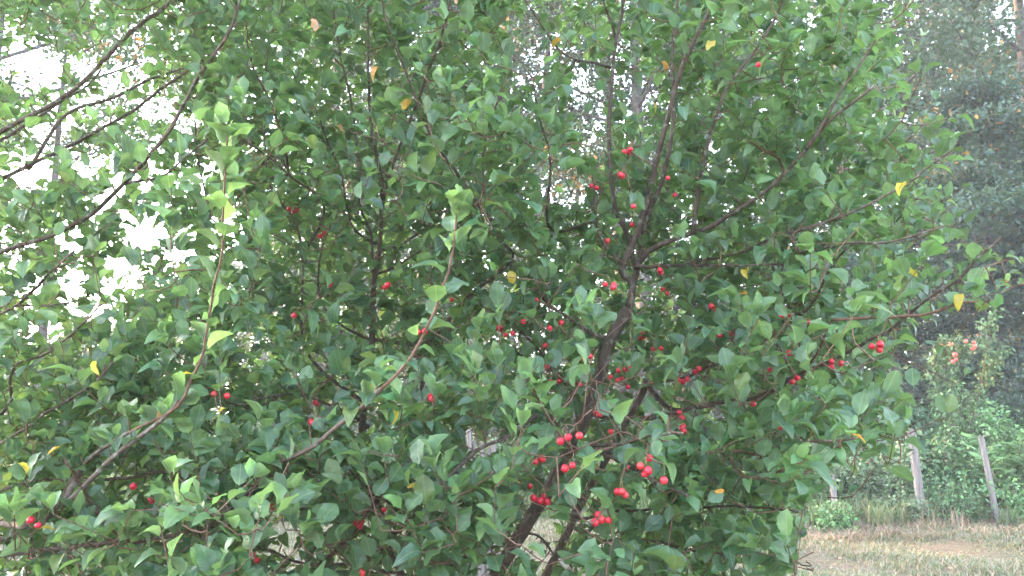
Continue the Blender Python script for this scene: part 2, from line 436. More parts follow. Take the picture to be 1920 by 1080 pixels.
# ------------------------------------------------------------------ the branches of the two apple trees, traced with a distance for each
# (tree, kind, start radius mm, end radius mm, start depth, end depth, [(px, py) ...])
A, C = 0, 1
BR = [
 (A, 'trunk', 34, 24, 3.15, 3.05, [(870, 1500), (880, 1300), (905, 1160), (930, 1080), (965, 1020), (1000, 960), (1040, 895), (1070, 840), (1095, 790), (1115, 740), (1135, 670), (1147, 635), (1162, 605), (1178, 580)]),
 (A, 'trunk', 26, 15, 3.3, 3.5, [(885, 1480), (930, 1260), (1010, 1100), (1060, 1005), (1080, 960), (1125, 880), (1165, 805), (1195, 755), (1212, 715)]),
 (A, 'trunk', 25, 12, 3.2, 3.4, [(855, 1490), (820, 1260), (755, 1080), (735, 1040), (715, 975), (690, 900), (684, 800), (700, 640), (702, 540), (710, 470)]),
 (A, 'trunk', 20, 9, 3.35, 3.7, [(850, 1470), (800, 1200), (770, 1000), (770, 890), (785, 790), (792, 705), (800, 640), (812, 560)]),
 (A, 'branch', 12, 8, 3.05, 2.9, [(700, 935), (655, 1005), (600, 1060)]),
 (A, 'branch', 16, 7, 3.05, 2.75, [(1178, 580), (1186, 535), (1165, 505), (1185, 460), (1205, 410), (1222, 360), (1235, 300), (1252, 240), (1270, 170), (1290, 110), (1320, 50), (1335, 10), (1340, -60)]),
 (A, 'branch', 13, 5, 3.05, 3.2, [(1186, 540), (1198, 480), (1210, 415), (1235, 345), (1252, 280), (1262, 200), (1258, 90), (1275, -40)]),
 (A, 'branch', 9, 5, 3.05, 3.0, [(1168, 500), (1145, 470), (1125, 440), (1115, 370), (1112, 320)]),
 (A, 'branch', 11, 6, 3.1, 3.3, [(1190, 500), (1177, 440), (1157, 400), (1146, 350), (1140, 270), (1142, 200), (1150, 125), (1157, 75), (1165, 20), (1172, -60)]),
 (A, 'branch', 6, 4, 3.3, 3.2, [(1156, 80), (1145, 40), (1130, 0), (1120, -50)]),
 (A, 'branch', 7, 3, 3.25, 2.9, [(1148, 128), (1120, 120), (1080, 112), (1045, 90), (1010, 40), (985, 0)]),
 (A, 'branch', 12, 4, 3.05, 2.45, [(1190, 500), (1220, 468), (1280, 442), (1330, 425), (1380, 395), (1440, 355), (1480, 315), (1510, 280), (1535, 245), (1560, 220), (1600, 190), (1640, 160)]),
 (A, 'branch', 6, 3, 2.6, 2.45, [(1512, 278), (1540, 235), (1580, 165), (1622, 105), (1650, 60)]),
 (A, 'branch', 9, 4, 2.9, 2.8, [(1300, 435), (1320, 300), (1345, 215), (1370, 155), (1415, 95), (1445, 50), (1470, 0), (1480, -60)]),
 (A, 'branch', 5, 3, 2.75, 2.65, [(1470, 325), (1462, 298), (1430, 280), (1400, 260)]),
 (A, 'branch', 8, 3, 3.0, 2.6, [(1195, 500), (1280, 500), (1380, 500), (1490, 500), (1540, 505)]),
 (A, 'branch', 7, 3, 3.0, 2.55, [(1310, 490), (1385, 475), (1455, 445), (1530, 425), (1580, 400)]),
 (A, 'branch', 6, 3, 2.7, 2.4, [(1500, 470), (1580, 457), (1660, 455), (1730, 437), (1770, 425)]),
 (A, 'branch', 6, 3, 2.75, 2.45, [(1450, 445), (1570, 410), (1695, 350), (1745, 310), (1785, 282)]),
 (A, 'branch', 6, 3, 2.9, 2.6, [(1490, 590), (1530, 560), (1545, 525), (1575, 480), (1610, 450)]),
 (A, 'branch', 13, 4, 3.45, 2.4, [(1212, 720), (1260, 768), (1330, 757), (1415, 747), (1450, 735), (1480, 715), (1510, 700), (1550, 685), (1590, 665), (1630, 640), (1670, 620), (1730, 570), (1800, 525), (1830, 490), (1875, 447)]),
 (A, 'branch', 9, 4, 3.45, 2.8, [(1212, 720), (1280, 710), (1335, 685), (1400, 665), (1450, 625)]),
 (A, 'branch', 5, 3, 2.75, 2.5, [(1495, 708), (1525, 675), (1545, 635), (1560, 600)]),
 (A, 'branch', 5, 3, 2.45, 2.35, [(1700, 595), (1745, 590), (1800, 570), (1835, 565)]),
 (A, 'branch', 12, 8, 3.3, 3.0, [(1105, 775), (1155, 783), (1230, 780), (1290, 766), (1340, 760)]),
 (A, 'branch', 10, 5, 3.08, 2.9, [(1145, 637), (1118, 630), (1080, 605), (1040, 580), (1015, 555), (1000, 520)]),
 (A, 'branch', 7, 4, 3.1, 2.95, [(1085, 800), (1075, 740), (1040, 695), (1010, 660), (980, 630), (950, 600)]),
 (A, 'branch', 11, 5, 3.1, 2.2, [(1050, 880), (1060, 835), (1030, 780), (990, 790), (950, 820), (910, 835), (875, 860), (830, 905)]),
 (A, 'branch', 9, 4, 3.1, 2.05, [(1075, 830), (1100, 840), (1140, 845), (1170, 862), (1230, 905), (1290, 930)]),
 (A, 'branch', 7, 3, 2.5, 1.9, [(1110, 841), (1170, 840), (1215, 822), (1280, 812)]),
 (A, 'shoot', 5, 2.5, 2.3, 1.95, [(1120, 843), (1080, 838), (1050, 812), (1015, 760), (1000, 728)]),
 (A, 'branch', 8, 3, 3.0, 1.85, [(1300, 770), (1360, 850), (1415, 860), (1470, 832), (1530, 825), (1580, 826), (1618, 818)]),
 (A, 'shoot', 5, 2.5, 2.4, 1.8, [(1370, 850), (1395, 892), (1420, 895), (1480, 880), (1510, 862)]),
 (A, 'branch', 6, 3, 3.1, 2.1, [(1085, 970), (1150, 960), (1250, 955), (1360, 950), (1440, 955), (1500, 960)]),
 (A, 'branch', 6, 3, 2.9, 2.2, [(1100, 1010), (1200, 1010), (1300, 1030), (1400, 1040)]),
 (A, 'branch', 6, 3, 3.2, 2.9, [(985, 1000), (1010, 1005), (1040, 1040), (1070, 1070), (1100, 1110)]),
 (A, 'branch', 10, 4, 3.4, 3.3, [(712, 470), (717, 400), (717, 340), (705, 280), (697, 210), (692, 90), (690, 0), (700, -80)]),
 (A, 'branch', 8, 4, 3.4, 2.9, [(714, 400), (740, 300), (760, 250), (790, 175), (830, 65), (845, 0), (850, -60)]),
 (A, 'branch', 9, 4, 3.4, 3.2, [(800, 640), (870, 560), (960, 485), (940, 450), (912, 390), (905, 320), (915, 240), (950, 150)]),
 (A, 'branch', 8, 4, 3.3, 2.8, [(935, 445), (900, 390), (865, 340), (825, 285), (805, 250), (775, 175), (747, 100), (722, 30), (715, -40)]),
 (A, 'branch', 7, 4, 3.4, 3.3, [(703, 540), (695, 435), (677, 390), (672, 300), (660, 200), (640, 110), (625, 20)]),
 (A, 'branch', 6, 3, 3.4, 3.0, [(705, 458), (660, 420), (640, 327), (615, 270), (590, 200)]),
 (A, 'branch', 7, 3, 3.4, 3.0, [(712, 470), (760, 455), (830, 400), (870, 360)]),
 (A, 'branch', 7, 3, 3.4, 3.1, [(706, 515), (740, 500), (815, 455), (860, 430)]),
 (A, 'branch', 9, 4, 3.4, 3.2, [(690, 760), (610, 700), (570, 640), (570, 540), (570, 480), (555, 415), (515, 360), (500, 305), (495, 240)]),
 (A, 'branch', 7, 3, 3.3, 3.0, [(568, 480), (610, 390), (545, 330), (505, 295), (455, 260), (420, 235)]),
 (A, 'branch', 6, 3, 3.3, 3.1, [(540, 325), (525, 245), (505, 185), (475, 125), (460, 60)]),
 (A, 'branch', 6, 3, 3.4, 3.3, [(500, 300), (410, 420), (397, 410), (380, 340), (370, 290), (365, 220)]),
 (A, 'branch', 6, 3, 3.1, 2.3, [(740, 1000), (800, 935), (765, 955), (725, 940), (690, 915), (655, 880)]),
 (A, 'branch', 7, 4, 3.2, 2.6, [(745, 1060), (680, 1000), (635, 985), (590, 1030), (575, 1080), (560, 1130)]),
 (A, 'branch', 8, 4, 3.2, 2.6, [(745, 1075), (660, 1060), (575, 1060), (500, 1030), (440, 1010)]),
 (A, 'branch', 6, 3, 3.1, 2.7, [(1030, 430), (1030, 300), (1010, 220), (1000, 150)]),
 (A, 'branch', 7, 3, 3.4, 2.8, [(700, 640), (640, 610), (600, 560), (600, 480), (620, 420)]),
 (A, 'branch', 7, 3, 3.4, 2.6, [(690, 800), (620, 760), (560, 740), (500, 745), (440, 760)]),
 (C, 'trunk', 60, 40, 3.4, 3.3, [(-470, 1480), (-440, 1150), (-430, 900), (-420, 700), (-410, 560)]),
 (C, 'branch', 30, 8, 3.3, 3.0, [(-415, 620), (-250, 420), (-100, 310), (0, 250), (100, 195), (155, 155), (200, 105), (250, 55), (305, 15), (360, -40)]),
 (C, 'branch', 10, 4, 3.1, 3.3, [(-100, 315), (0, 262), (60, 225), (125, 185), (165, 160), (190, 130)]),
 (C, 'branch', 34, 8, 3.4, 3.8, [(-410, 560), (-200, 430), (0, 340), (100, 290), (170, 255), (250, 210), (300, 170), (345, 140), (400, 100)]),
 (C, 'branch', 12, 5, 3.7, 4.0, [(60, 310), (125, 215), (210, 185), (280, 150), (345, 128)]),
 (C, 'branch', 20, 4, 3.3, 2.6, [(-420, 700), (-200, 540), (0, 467), (90, 440), (165, 400), (220, 350), (280, 290), (330, 225), (370, 155), (425, 70), (445, 20), (460, -40)]),
 (C, 'branch', 6, 3, 2.9, 2.8, [(230, 345), (300, 330), (340, 300), (390, 260)]),
 (C, 'branch', 14, 4, 3.3, 2.7, [(-420, 750), (-200, 660), (0, 587), (55, 552), (95, 510), (140, 470)]),
 (C, 'branch', 10, 3, 3.3, 3.0, [(-420, 800), (-150, 600), (0, 577), (105, 572), (160, 560)]),
 (C, 'branch', 14, 3, 3.3, 2.4, [(-420, 950), (-150, 850), (5, 775), (20, 715), (30, 683), (90, 660), (160, 605), (190, 570)]),
 (C, 'branch', 14, 3, 3.3, 2.3, [(-420, 980), (-100, 870), (50, 800), (90, 770), (140, 740), (185, 710), (210, 680)]),
 (C, 'branch', 20, 5, 3.3, 2.1, [(-430, 1100), (-150, 1040), (60, 990), (120, 940), (130, 910), (155, 880), (185, 850), (242, 811)]),
 (C, 'branch', 14, 4, 3.3, 2.6, [(-420, 1010), (-150, 950), (0, 918), (60, 900), (130, 899), (240, 893), (305, 883), (380, 908)]),
 (C, 'branch', 16, 9, 3.3, 2.1, [(-430, 1080), (-150, 980), (0, 982), (48, 986)]),
 (C, 'branch', 26, 6, 3.3, 1.85, [(-440, 1180), (-100, 1060), (150, 1025), (280, 1012), (350, 997), (395, 982), (440, 945), (480, 905), (522, 872), (590, 830), (640, 790), (670, 770), (715, 730)]),
 (C, 'shoot', 4.5, 2.2, 1.85, 1.75, [(715, 730), (760, 685), (795, 625), (822, 560), (845, 490), (855, 440), (856, 380)]),
 (C, 'shoot', 4, 2.0, 2.0, 1.65, [(330, 760), (350, 720), (370, 675), (385, 615), (400, 540), (415, 480), (420, 400), (424, 320), (427, 240)]),
 (C, 'branch', 9, 5, 2.2, 2.0, [(120, 945), (220, 850), (300, 790), (335, 752)]),
 (C, 'branch', 5, 3, 2.4, 2.2, [(240, 1015), (180, 960), (150, 900), (120, 860)]),
]

# how full the foliage is, in cells of 120 px
DENS = np.array([
 [7, 6, 6, 8, 8, 8, 8, 8, 4, 6, 7, 8, 8, 6, 1, 0],
 [5, 4, 5, 8, 8, 8, 8, 8, 6, 4, 7, 8, 8, 7, 2, 0],
 [7, 6, 6, 9, 9, 9, 9, 9, 8, 5, 8, 9, 9, 8, 4, 0],
 [8, 7, 5, 7, 9, 9, 9, 9, 8, 6, 8, 9, 9, 8, 3, 0],
 [7, 5, 6, 8, 9, 9, 9, 9, 9, 9, 8, 9, 9, 9, 4, 3],
 [8, 7, 8, 9, 9, 9, 9, 8, 8, 8, 8, 9, 8, 7, 1, 0],
 [9, 9, 9, 8, 8, 8, 8, 7, 7, 7, 8, 9, 9, 6, 0, 0],
 [9, 9, 9, 9, 9, 9, 8, 8, 8, 8, 9, 9, 9, 3, 0, 0],
 [9, 9, 9, 9, 8, 8, 8, 8, 7, 8, 9, 9, 6, 0, 0, 0]], float) / 9.0
HOLES = [(50, 130, 60, 40), (225, 125, 40, 48), (195, 190, 45, 14), (290, 205, 34, 26), (95, 260, 36, 20), (60, 325, 44, 28), (360, 232, 24, 14),
         (130, 455, 34, 18), (270, 435, 36, 24), (140, 530, 22, 26), (160, 585, 30, 13), (235, 520, 30, 28), (330, 480, 22, 18), (95, 620, 30, 18),
         (1060, 345, 44, 34), (1100, 205, 28, 50), (985, 110, 26, 34), (1195, 175, 22, 46), (1115, 275, 26, 24), (900, 825, 34, 30), (545, 1010, 34, 36),
         (985, 60, 34, 30), (460, 640, 26, 20), (1010, 1010, 30, 40), (730, 850, 20, 26), (1600, 500, 16, 20), (1545, 430, 18, 14), (1580, 320, 14, 14)]

def density(px, py):
    fx = np.clip(np.asarray(px) / 120 - 0.5, 0, 14.999); fy = np.clip(np.asarray(py) / 120 - 0.5, 0, 7.999)
    i, j = fy.astype(int), fx.astype(int)
    u, v = fx - j, fy - i
    d = DENS[i, j] * (1 - u) * (1 - v) + DENS[i, j + 1] * u * (1 - v) + DENS[i + 1, j] * (1 - u) * v + DENS[i + 1, j + 1] * u * v
    return np.where(np.asarray(px) > 1915, 0, d)

def hole_keep(px, py):
    k = np.ones_like(px, dtype=float)
    for (cx, cy, rx, ry) in HOLES:
        q = ((px - cx) / rx) ** 2 + ((py - cy) / ry) ** 2
        k = np.minimum(k, np.where(q < 1.0, 0.07, np.where(q < 1.7, 0.5, 1.0)))
    return k

nodes, node_r, node_tree = [], [], []
branch_paths = []               # (tree, kind, path, rad)
tree_obj = {}
ROOT = {A: at(870.0, 1500.0, 3.2), C: at(-470.0, 1480.0, 3.4)}
for k in ROOT: ROOT[k][2] = 0.0
mb_root = {}
tree_obj[A] = thing('crabapple_tree', ROOT[A], 'large many stemmed crabapple tree hung with red fruit filling the middle and right', 'tree', 'crabapple trees')
tree_obj[C] = thing('crabapple_tree', ROOT[C], 'crabapple tree reaching in from the left edge with long dark branches against bright sky', 'tree', 'crabapple trees')

def add_nodes(path, rad, tree):
    nodes.append(path); node_r.append(np.asarray(rad)); node_tree.append(np.full(len(path), tree))

vis_segs = []
for (tr, kind, r0, r1, d0, d1, pts) in BR:
    p2 = np.array(pts, float)
    s = np.concatenate([[0], np.cumsum(np.linalg.norm(np.diff(p2, axis=0), axis=1))]); s /= s[-1]
    P = at(p2[:, 0], p2[:, 1], d0 + (d1 - d0) * s)
    if kind == 'trunk':
        P[0, 2] = -0.05
    R = (r0 + (r1 - r0) * s ** 0.6) / 1000.0
    if tr == C and kind == 'branch': R = np.minimum(R, np.interp(p2[:, 0], [-430, -100, 0, 400], [0.03, 0.014, 0.0095, 0.006]) if r0 > 9 else R)
    if kind != 'trunk':
        q = np.vstack(nodes)
        same = np.concatenate(node_tree) == tr
        dd = np.linalg.norm(q - P[0], axis=1) + np.where(same, 0, 9)
        k = int(np.argmin(dd))
        if 0.02 < dd[k] < 1.0:          # grow out of the nearest older branch of the same tree
            P = np.vstack([q[k], P]); R = np.concatenate([[R[0]], R])
    path, rad = smooth_path(P, R, 0.03)
    if len(path) > 6:
        wob = np.cumsum(RNG.normal(0, 0.0011, path.shape), 0)
        wob -= np.linspace(0, 1, len(path))[:, None] * wob[-1]
        path = path + wob
    branch_paths.append((tr, kind, path, rad))
    add_nodes(path, rad, tr)
    x, y, d = project(path)
    if kind == 'trunk' and len(branch_paths) in (3, 4):      # the lower left stems are mostly hidden by leaves
        up_ = y < 560
        x, y, d, rad = x[up_], y[up_], d[up_], rad[up_]
    vis_segs.append(np.stack([x, y, d, rad / d * F, np.full(len(x), 1.0 if len(branch_paths) <= 2 or (kind == 'branch' and rad[0] > 0.0095) else 0.0)], -1))

# fruit clusters: px, py, apples, depth
FRUIT = [(1185, 280, 3, 2.6), (1170, 328, 2, 2.6), (1117, 352, 2, 2.9), (1252, 330, 1, 2.6), (1258, 365, 1, 2.8), (1186, 385, 1, 2.5), (1178, 420, 1, 2.9),
 (1140, 448, 1, 2.8), (1425, 118, 1, 2.5), (727, 532, 2, 2.6), (840, 560, 2, 2.9), (783, 622, 3, 2.4), (815, 738, 4, 2.2), (990, 605, 1, 2.6),
 (1055, 605, 1, 2.6), (1030, 610, 1, 2.7), (935, 613, 3, 2.8), (960, 628, 2, 2.7), (902, 626, 1, 2.9), (1017, 563, 1, 2.8), (1015, 643, 2, 2.8),
 (1022, 685, 1, 2.9), (1040, 712, 2, 2.9), (1102, 668, 3, 2.7), (1085, 717, 3, 2.7), (1140, 533, 3, 2.5), (1172, 690, 4, 2.5), (1160, 708, 3, 2.7),
 (1120, 772, 3, 2.5), (1185, 727, 1, 2.8), (1200, 630, 3, 3.0), (1235, 508, 2, 2.8), (1332, 578, 2, 2.7), (1250, 543, 2, 3.0), (1275, 712, 3, 2.8),
 (1282, 776, 2, 2.7), (1280, 802, 3, 2.4), (1495, 660, 2, 2.5), (1510, 673, 1, 2.5), (1488, 708, 3, 2.6), (1563, 680, 3, 2.5), (1648, 646, 4, 2.3),
 (1475, 588, 2, 2.6), (1515, 603, 1, 2.7), (1450, 795, 1, 2.4), (1413, 755, 1, 2.6), (1345, 630, 1, 2.8), (1058, 820, 1, 1.95), (1080, 815, 2, 1.95),
 (1010, 860, 3, 2.1), (1076, 872, 2, 1.95), (1215, 854, 1, 1.85), (1212, 876, 3, 1.85), (1245, 891, 1, 1.8), (1165, 918, 4, 2.0), (1132, 973, 4, 2.0),
 (1020, 932, 4, 2.2), (1162, 880, 1, 2.2), (1145, 808, 1, 2.4), (400, 923, 2, 2.2), (510, 946, 4, 2.3), (283, 938, 3, 2.4), (262, 914, 1, 2.3),
 (72, 975, 2, 2.0), (680, 1066, 2, 2.1), (676, 980, 3, 2.5), (715, 948, 1, 2.4), (590, 788, 3, 2.4), (590, 750, 2, 2.8), (560, 590, 1, 2.6),
 (600, 435, 2, 2.9), (622, 528, 2, 2.9), (420, 742, 2, 2.3), (480, 1040, 2, 2.4), (550, 395, 3, 2.9),
 (1370, 620, 2, 2.9), (1225, 650, 2, 2.8), (1305, 690, 2, 2.8), (1060, 655, 1, 2.9), (1435, 690, 2, 2.7), (985, 905, 2, 2.5), (870, 930, 1, 2.5)]
YELLOW = [(760, 195, 2.6, 11), (175, 688, 2.1, 10), (45, 878, 2.0, 10), (90, 990, 1.9, 10), (1690, 352, 2.4, 10), (1706, 512, 2.4, 10), (1797, 558, 2.35, 10),
 (1042, 80, 2.8, 11), (775, 912, 2.1, 10), (960, 520, 2.6, 10), (1332, 82, 2.6, 10), (1390, 547, 2.6, 11), (1612, 820, 1.85, 11), (520, 972, 2.1, 10),
 (355, 700, 2.0, 10), (410, 770, 2.1, 10), (745, 782, 2.2, 10), (590, 45, 2.6, 12), (700, 130, 2.7, 11), (1245, 125, 2.8, 11), (1350, 925, 1.8, 11),
 (100, 845, 2.0, 11), (1400, 510, 2.6, 10), (300, 780, 2.2, 11), (640, 240, 2.8, 12), (1230, 200, 2.8, 10)]

# ------------------------------------------------------------------ fill the crowns: twigs grow from the nearest wood towards points of the crown
def front_depth(px, py):
    t = np.clip(py / 1080.0, -0.5, 1.2)
    return np.interp(t, [-0.5, 0, 0.5, 0.75, 0.9, 1.2], [2.9, 2.65, 2.35, 2.0, 1.8, 1.75]) + 0.25 * np.sin(px / 140.0 + py / 210.0) * np.sin(py / 170.0 - px / 300.0)

NF = 7900
fx = RNG.uniform(-380, 1930, NF); fy = RNG.uniform(-420, 1230, NF)
keep = RNG.random(NF) < np.where((fx < 0) | (fy < 0) | (fy > 1080), 0.45, 1.0) * density(fx, fy) ** 1.2 * hole_keep(fx, fy)
fx, fy = fx[keep], fy[keep]
u = RNG.random(len(fx))
fd = front_depth(fx, fy) + 0.1 + 2.0 * u ** 1.25
targets = at(fx, fy, fd)
t_kind = np.zeros(len(targets), int)
fr = np.array(FRUIT, float)
yl = np.array(YELLOW, float)
targets = np.vstack([targets, at(fr[:, 0], fr[:, 1], fr[:, 3]) + [0, 0, 0.025]])
t_kind = np.concatenate([t_kind, np.ones(len(fr), int)])
fruit_tree = np.zeros(len(fr), int)
fruit_pt = at(fr[:, 0], fr[:, 1], fr[:, 3]) + [0, 0, 0.025]

NP_ = np.vstack(nodes); NR_ = np.concatenate(node_r); NTr = np.concatenate(node_tree)
ok_nodes = NP_[:, 2] > 0.35
NP_, NR_, NTr = NP_[ok_nodes], NR_[ok_nodes], NTr[ok_nodes]
best = np.full(len(targets), 1e9); bi = np.zeros(len(targets), int)
for i in range(0, len(targets), 200):
    dd = np.linalg.norm(targets[i:i + 200, None] - NP_[None], axis=2)
    bi[i:i + 200] = dd.argmin(1); best[i:i + 200] = dd.min(1)
allP, allR, allT = [NP_], [NR_], [NTr]
nn = len(NP_)
flatP = np.zeros((nn + 40 * len(targets), 3)); flatP[:nn] = NP_
flatT = np.zeros(len(flatP), int); flatT[:nn] = NTr
done = np.zeros(len(targets), bool)
twigs = []                       # (tree, path, rad, kind)
for it in range(len(targets)):
    k = int(np.argmin(np.where(done, 1e9, best)))
    if best[k] > 0.75: break
    done[k] = True
    p0, p1 = flatP[bi[k]], targets[k]
    tr = flatT[bi[k]]
    L_ = np.linalg.norm(p1 - p0)
    if t_kind[k] == 1: fruit_tree[k - (len(targets) - len(fr))] = tr
    if L_ < 0.02: continue
    n = max(3, int(L_ / 0.035))
    t = np.linspace(0, 1, n + 1)[:, None]
    side = RNG.normal(0, 0.13, 3) * L_
    sag = np.array([0, 0, -0.10 * L_])
    path = p0 + (p1 - p0) * t + (side + sag) * (4 * t * (1 - t)) * 0.6 + RNG.normal(0, 0.0025, (n + 1, 3)) * np.minimum(1, 6 * t * (1 - t))
    if t_kind[k] == 0:           # a straight leading tip turned up and outwards
        dirn = unit(path[-1] - path[-2]); dirn = unit(dirn * 0.8 + np.array([0, 0, 0.75]) + RNG.normal(0, 0.35, 3))
        m_ = int(RNG.integers(2, 6))
        path = np.vstack([path, path[-1] + dirn * (np.arange(1, m_ + 1) * 0.032)[:, None]])
    rad = np.linspace(0.0022 + 0.0045 * min(L_, 0.6), 0.0014, len(path))
    tqx, tqy, tqd = project(path[-1])
    if not (tqy > 880 and tqx > 1525 - 0.25 * max(0, tqy - 925)): twigs.append((tr, path, rad, int(t_kind[k])))
    s0, s1 = nn, nn + len(path) - 1
    flatP[s0:s1] = path[1:]; flatT[s0:s1] = tr; nn = s1
    rem = np.where(~done)[0]
    if len(rem):
        dd = np.linalg.norm(targets[rem, None] - path[None, 1:], axis=2)
        mn = dd.min(1); am = dd.argmin(1)
        upd = mn < best[rem]
        best[rem[upd]] = mn[upd]; bi[rem[upd]] = s0 + am[upd]

# ------------------------------------------------------------------ leaves along twigs, spurs along branches, big leaves on the young shoots
LP, LD, LU, LS, LC, LT = [], [], [], [], [], []
KEEP = []
keep_leaf = False
def put_leaf(p, dirn, size, col, tree, upj=0.34):
    KEEP.append(keep_leaf); LP.append(p); LD.append(dirn); LU.append(np.array([0, -0.12, 1.0]) + RNG.normal(0, upj, 3)); LS.append(size); LC.append(col); LT.append(tree)

def leafy(path, tree, start, spacing, size, pitch=0.6, pal=None, skip=0.0, spiral0=None):
    seg = np.linalg.norm(np.diff(path, axis=0), axis=1); s = np.concatenate([[0], np.cumsum(seg)])
    tot = s[-1]
    a = RNG.uniform(0, 6.28) if spiral0 is None else spiral0
    x = max(0.0, start)
    while x < tot:
        if RNG.random() >= skip:
            i = min(len(path) - 2, int(np.searchsorted(s, x, 'right') - 1))
            f_ = (x - s[i]) / max(seg[i], 1e-6)
            p = path[i] + (path[i + 1] - path[i]) * f_
            tan = unit(path[i + 1] - path[i])
            r1 = unit(np.cross(tan, [0.3, 0.2, 0.9])); r2 = np.cross(tan, r1)
            tipf = x / tot
            out = r1 * math.cos(a) + r2 * math.sin(a)
            dirn = unit(out + tan * (pitch + 0.5 * tipf ** 3) + np.array([0, 0, 0.45]) + RNG.normal(0, 0.2, 3))
            col = pal if pal is not None else RNG.choice(10, p=P_GREEN)
            put_leaf(p, dirn, size * RNG.uniform(0.55, 1.2), col, tree)
        a += 2.4 + RNG.normal(0, 0.3)
        x += spacing * RNG.uniform(0.7, 1.3)

for (tr, path, rad, tk) in twigs:
    tot = np.linalg.norm(np.diff(path, axis=0), axis=1).sum()
    if tk == 0:
        leafy(path, tr, max(0.02, tot - 0.26), 0.018, 0.063)
        for _ in range(int(RNG.integers(2, 5))):       # rosette at the tip
            tan = unit(path[-1] - path[-2])
            put_leaf(path[-1], unit(tan * RNG.uniform(0.3, 1.2) + RNG.normal(0, 0.55, 3) + [0, 0, 0.4]), RNG.uniform(0.044, 0.076), RNG.choice(10, p=[.03, .05, .12, .02, .24, .08, .22, .03, .16, .05]), tr)
    else:
        for _ in range(3):
            put_leaf(path[-2] if len(path) > 2 else path[-1], unit(RNG.normal(0, 0.7, 3) + [0, 0.35, 0.3]), RNG.uniform(0.042, 0.06), RNG.choice(10, p=P_GREEN), tr)
for (tr, kind, path, rad) in branch_paths:
    if kind == 'trunk': continue
    tot = np.linalg.norm(np.diff(path, axis=0), axis=1).sum()
    if kind == 'shoot':
        keep_leaf = True
        leafy(path, tr, 0.05, 0.032, 0.062, 0.8, None, 0.25)

        leafy(path, tr, tot - 0.12, 0.02, 0.064, 1.0, 4)
        leafy(path, tr, tot - 0.04, 0.012, 0.044, 1.8, 6)
        keep_leaf = False
        continue
    x = 0.12
    while x < tot:                                     # short leafy spurs
        i = min(len(path) - 2, int(x / tot * (len(path) - 1)))
        if rad[i] < 0.012:
            tan = unit(path[i + 1] - path[i])
            a = RNG.uniform(0, 6.28)
            r1 = unit(np.cross(tan, [0.3, 0.2, 0.9])); r2 = np.cross(tan, r1)
            out = unit(r1 * math.cos(a) + r2 * math.sin(a) + tan * 0.4 + np.array([0, 0.15, 0.35]))
            ln = RNG.uniform(0.01, 0.05)
            sp = np.stack([path[i], path[i] + out * ln * 0.5, path[i] + out * ln + [0, 0, ln * 0.2]])
            twigs.append((tr, sp, np.array([0.0028, 0.0024, 0.002]), 2))
            for q in range(int(RNG.integers(3, 6))):
                put_leaf(sp[-1], unit(out * 0.6 + RNG.normal(0, 0.6, 3) + [0, 0, 0.35]), RNG.uniform(0.04, 0.064), RNG.choice(10, p=P_GREEN), tr)
        x += RNG.uniform(0.05, 0.10)
    leafy(path, tr, tot - 0.2, 0.022, 0.058)

LP = np.array(LP); LD = unit(np.array(LD)); LD[:, 2] = np.where(LD[:, 2] < -0.2, -0.2 + 0.3 * (LD[:, 2] + 0.2), LD[:, 2]); LD = unit(LD); LU = np.array(LU); LS = np.array(LS); LC = np.array(LC); LT = np.array(LT)
LK = RNG.integers(0, NT, len(LP))
# thin the leaves: where the crown is open, and before wood and fruit that show
cen = LP + LD * (LS * 0.75)[:, None]
cx, cy, cd = project(cen)
kp = np.clip(density(cx, cy) * 1.25, 0, 1) ** 0.8 * hole_keep(cx, cy)
kp = np.where((cx < -30) | (cy < -30) | (cy > 1110), np.maximum(kp, 0.6), kp)
VS = np.vstack(vis_segs)
for i in range(0, len(LP), 500):
    sl = slice(i, i + 500)
    dx = cx[sl, None] - VS[None, :, 0]; dy = cy[sl, None] - VS[None, :, 1]
    near = (np.hypot(dx, dy) < VS[None, :, 3] + 10) & (cd[sl, None] < VS[None, :, 2] - 0.01)
    bold = near & (VS[None, :, 4] > 0.5)
    kp[sl] *= np.where(bold.any(1), 0.04, np.where(near.any(1), 0.13, 1.0))
for (x, y, n, d) in FRUIT:
    near = (np.hypot(cx - x, cy - y - 16) < 21) & (cd < d + 0.02)
    kp = np.where(near, 0.03, kp)
for (x, y, d, c) in YELLOW:
    near = (np.hypot(cx - x, cy - y) < 20) & (cd < d + 0.02)
    kp = np.where(near, 0.05, kp)
kp = np.where(cd < 1.35, 0, kp)
kp = np.where((cy > 925) & (cx > 1520 - 0.25 * (cy - 925)), 0, kp)
sel = (RNG.random(len(LP)) < kp) | (np.array(KEEP) & (kp > 0))
LP, LD, LU, LS, LC, LT, LK = (a[sel] for a in (LP, LD, LU, LS, LC, LT, LK))
# single yellow and withered leaves
yp = at(yl[:, 0], yl[:, 1], yl[:, 2])
ydir = unit(RNG.normal(0, 0.6, (len(yl), 3)) * [1, 0.4, 0.6] + [0.0, 0.0, -0.25])
ysz = np.where(yl[:, 2] < 2.15, 0.036, 0.046)
ynode = np.array([flatT[:nn][np.argmin(np.linalg.norm(flatP[:nn] - p, axis=1))] for p in yp])
LP = np.vstack([LP, yp - ydir * (ysz * 0.75)[:, None]]); LD = np.vstack([LD, ydir]); LU = np.vstack([LU, RNG.normal(0, 0.25, (len(yl), 3)) + [0, -0.25, 0.95]])
LS = np.concatenate([LS, ysz]); LC = np.concatenate([LC, yl[:, 3].astype(int)]); LT = np.concatenate([LT, ynode]); LK = np.concatenate([LK, RNG.integers(0, NT, len(yl))])
FR = frames(LD, LU)
nL = len(LP)
print('apple leaves', nL)

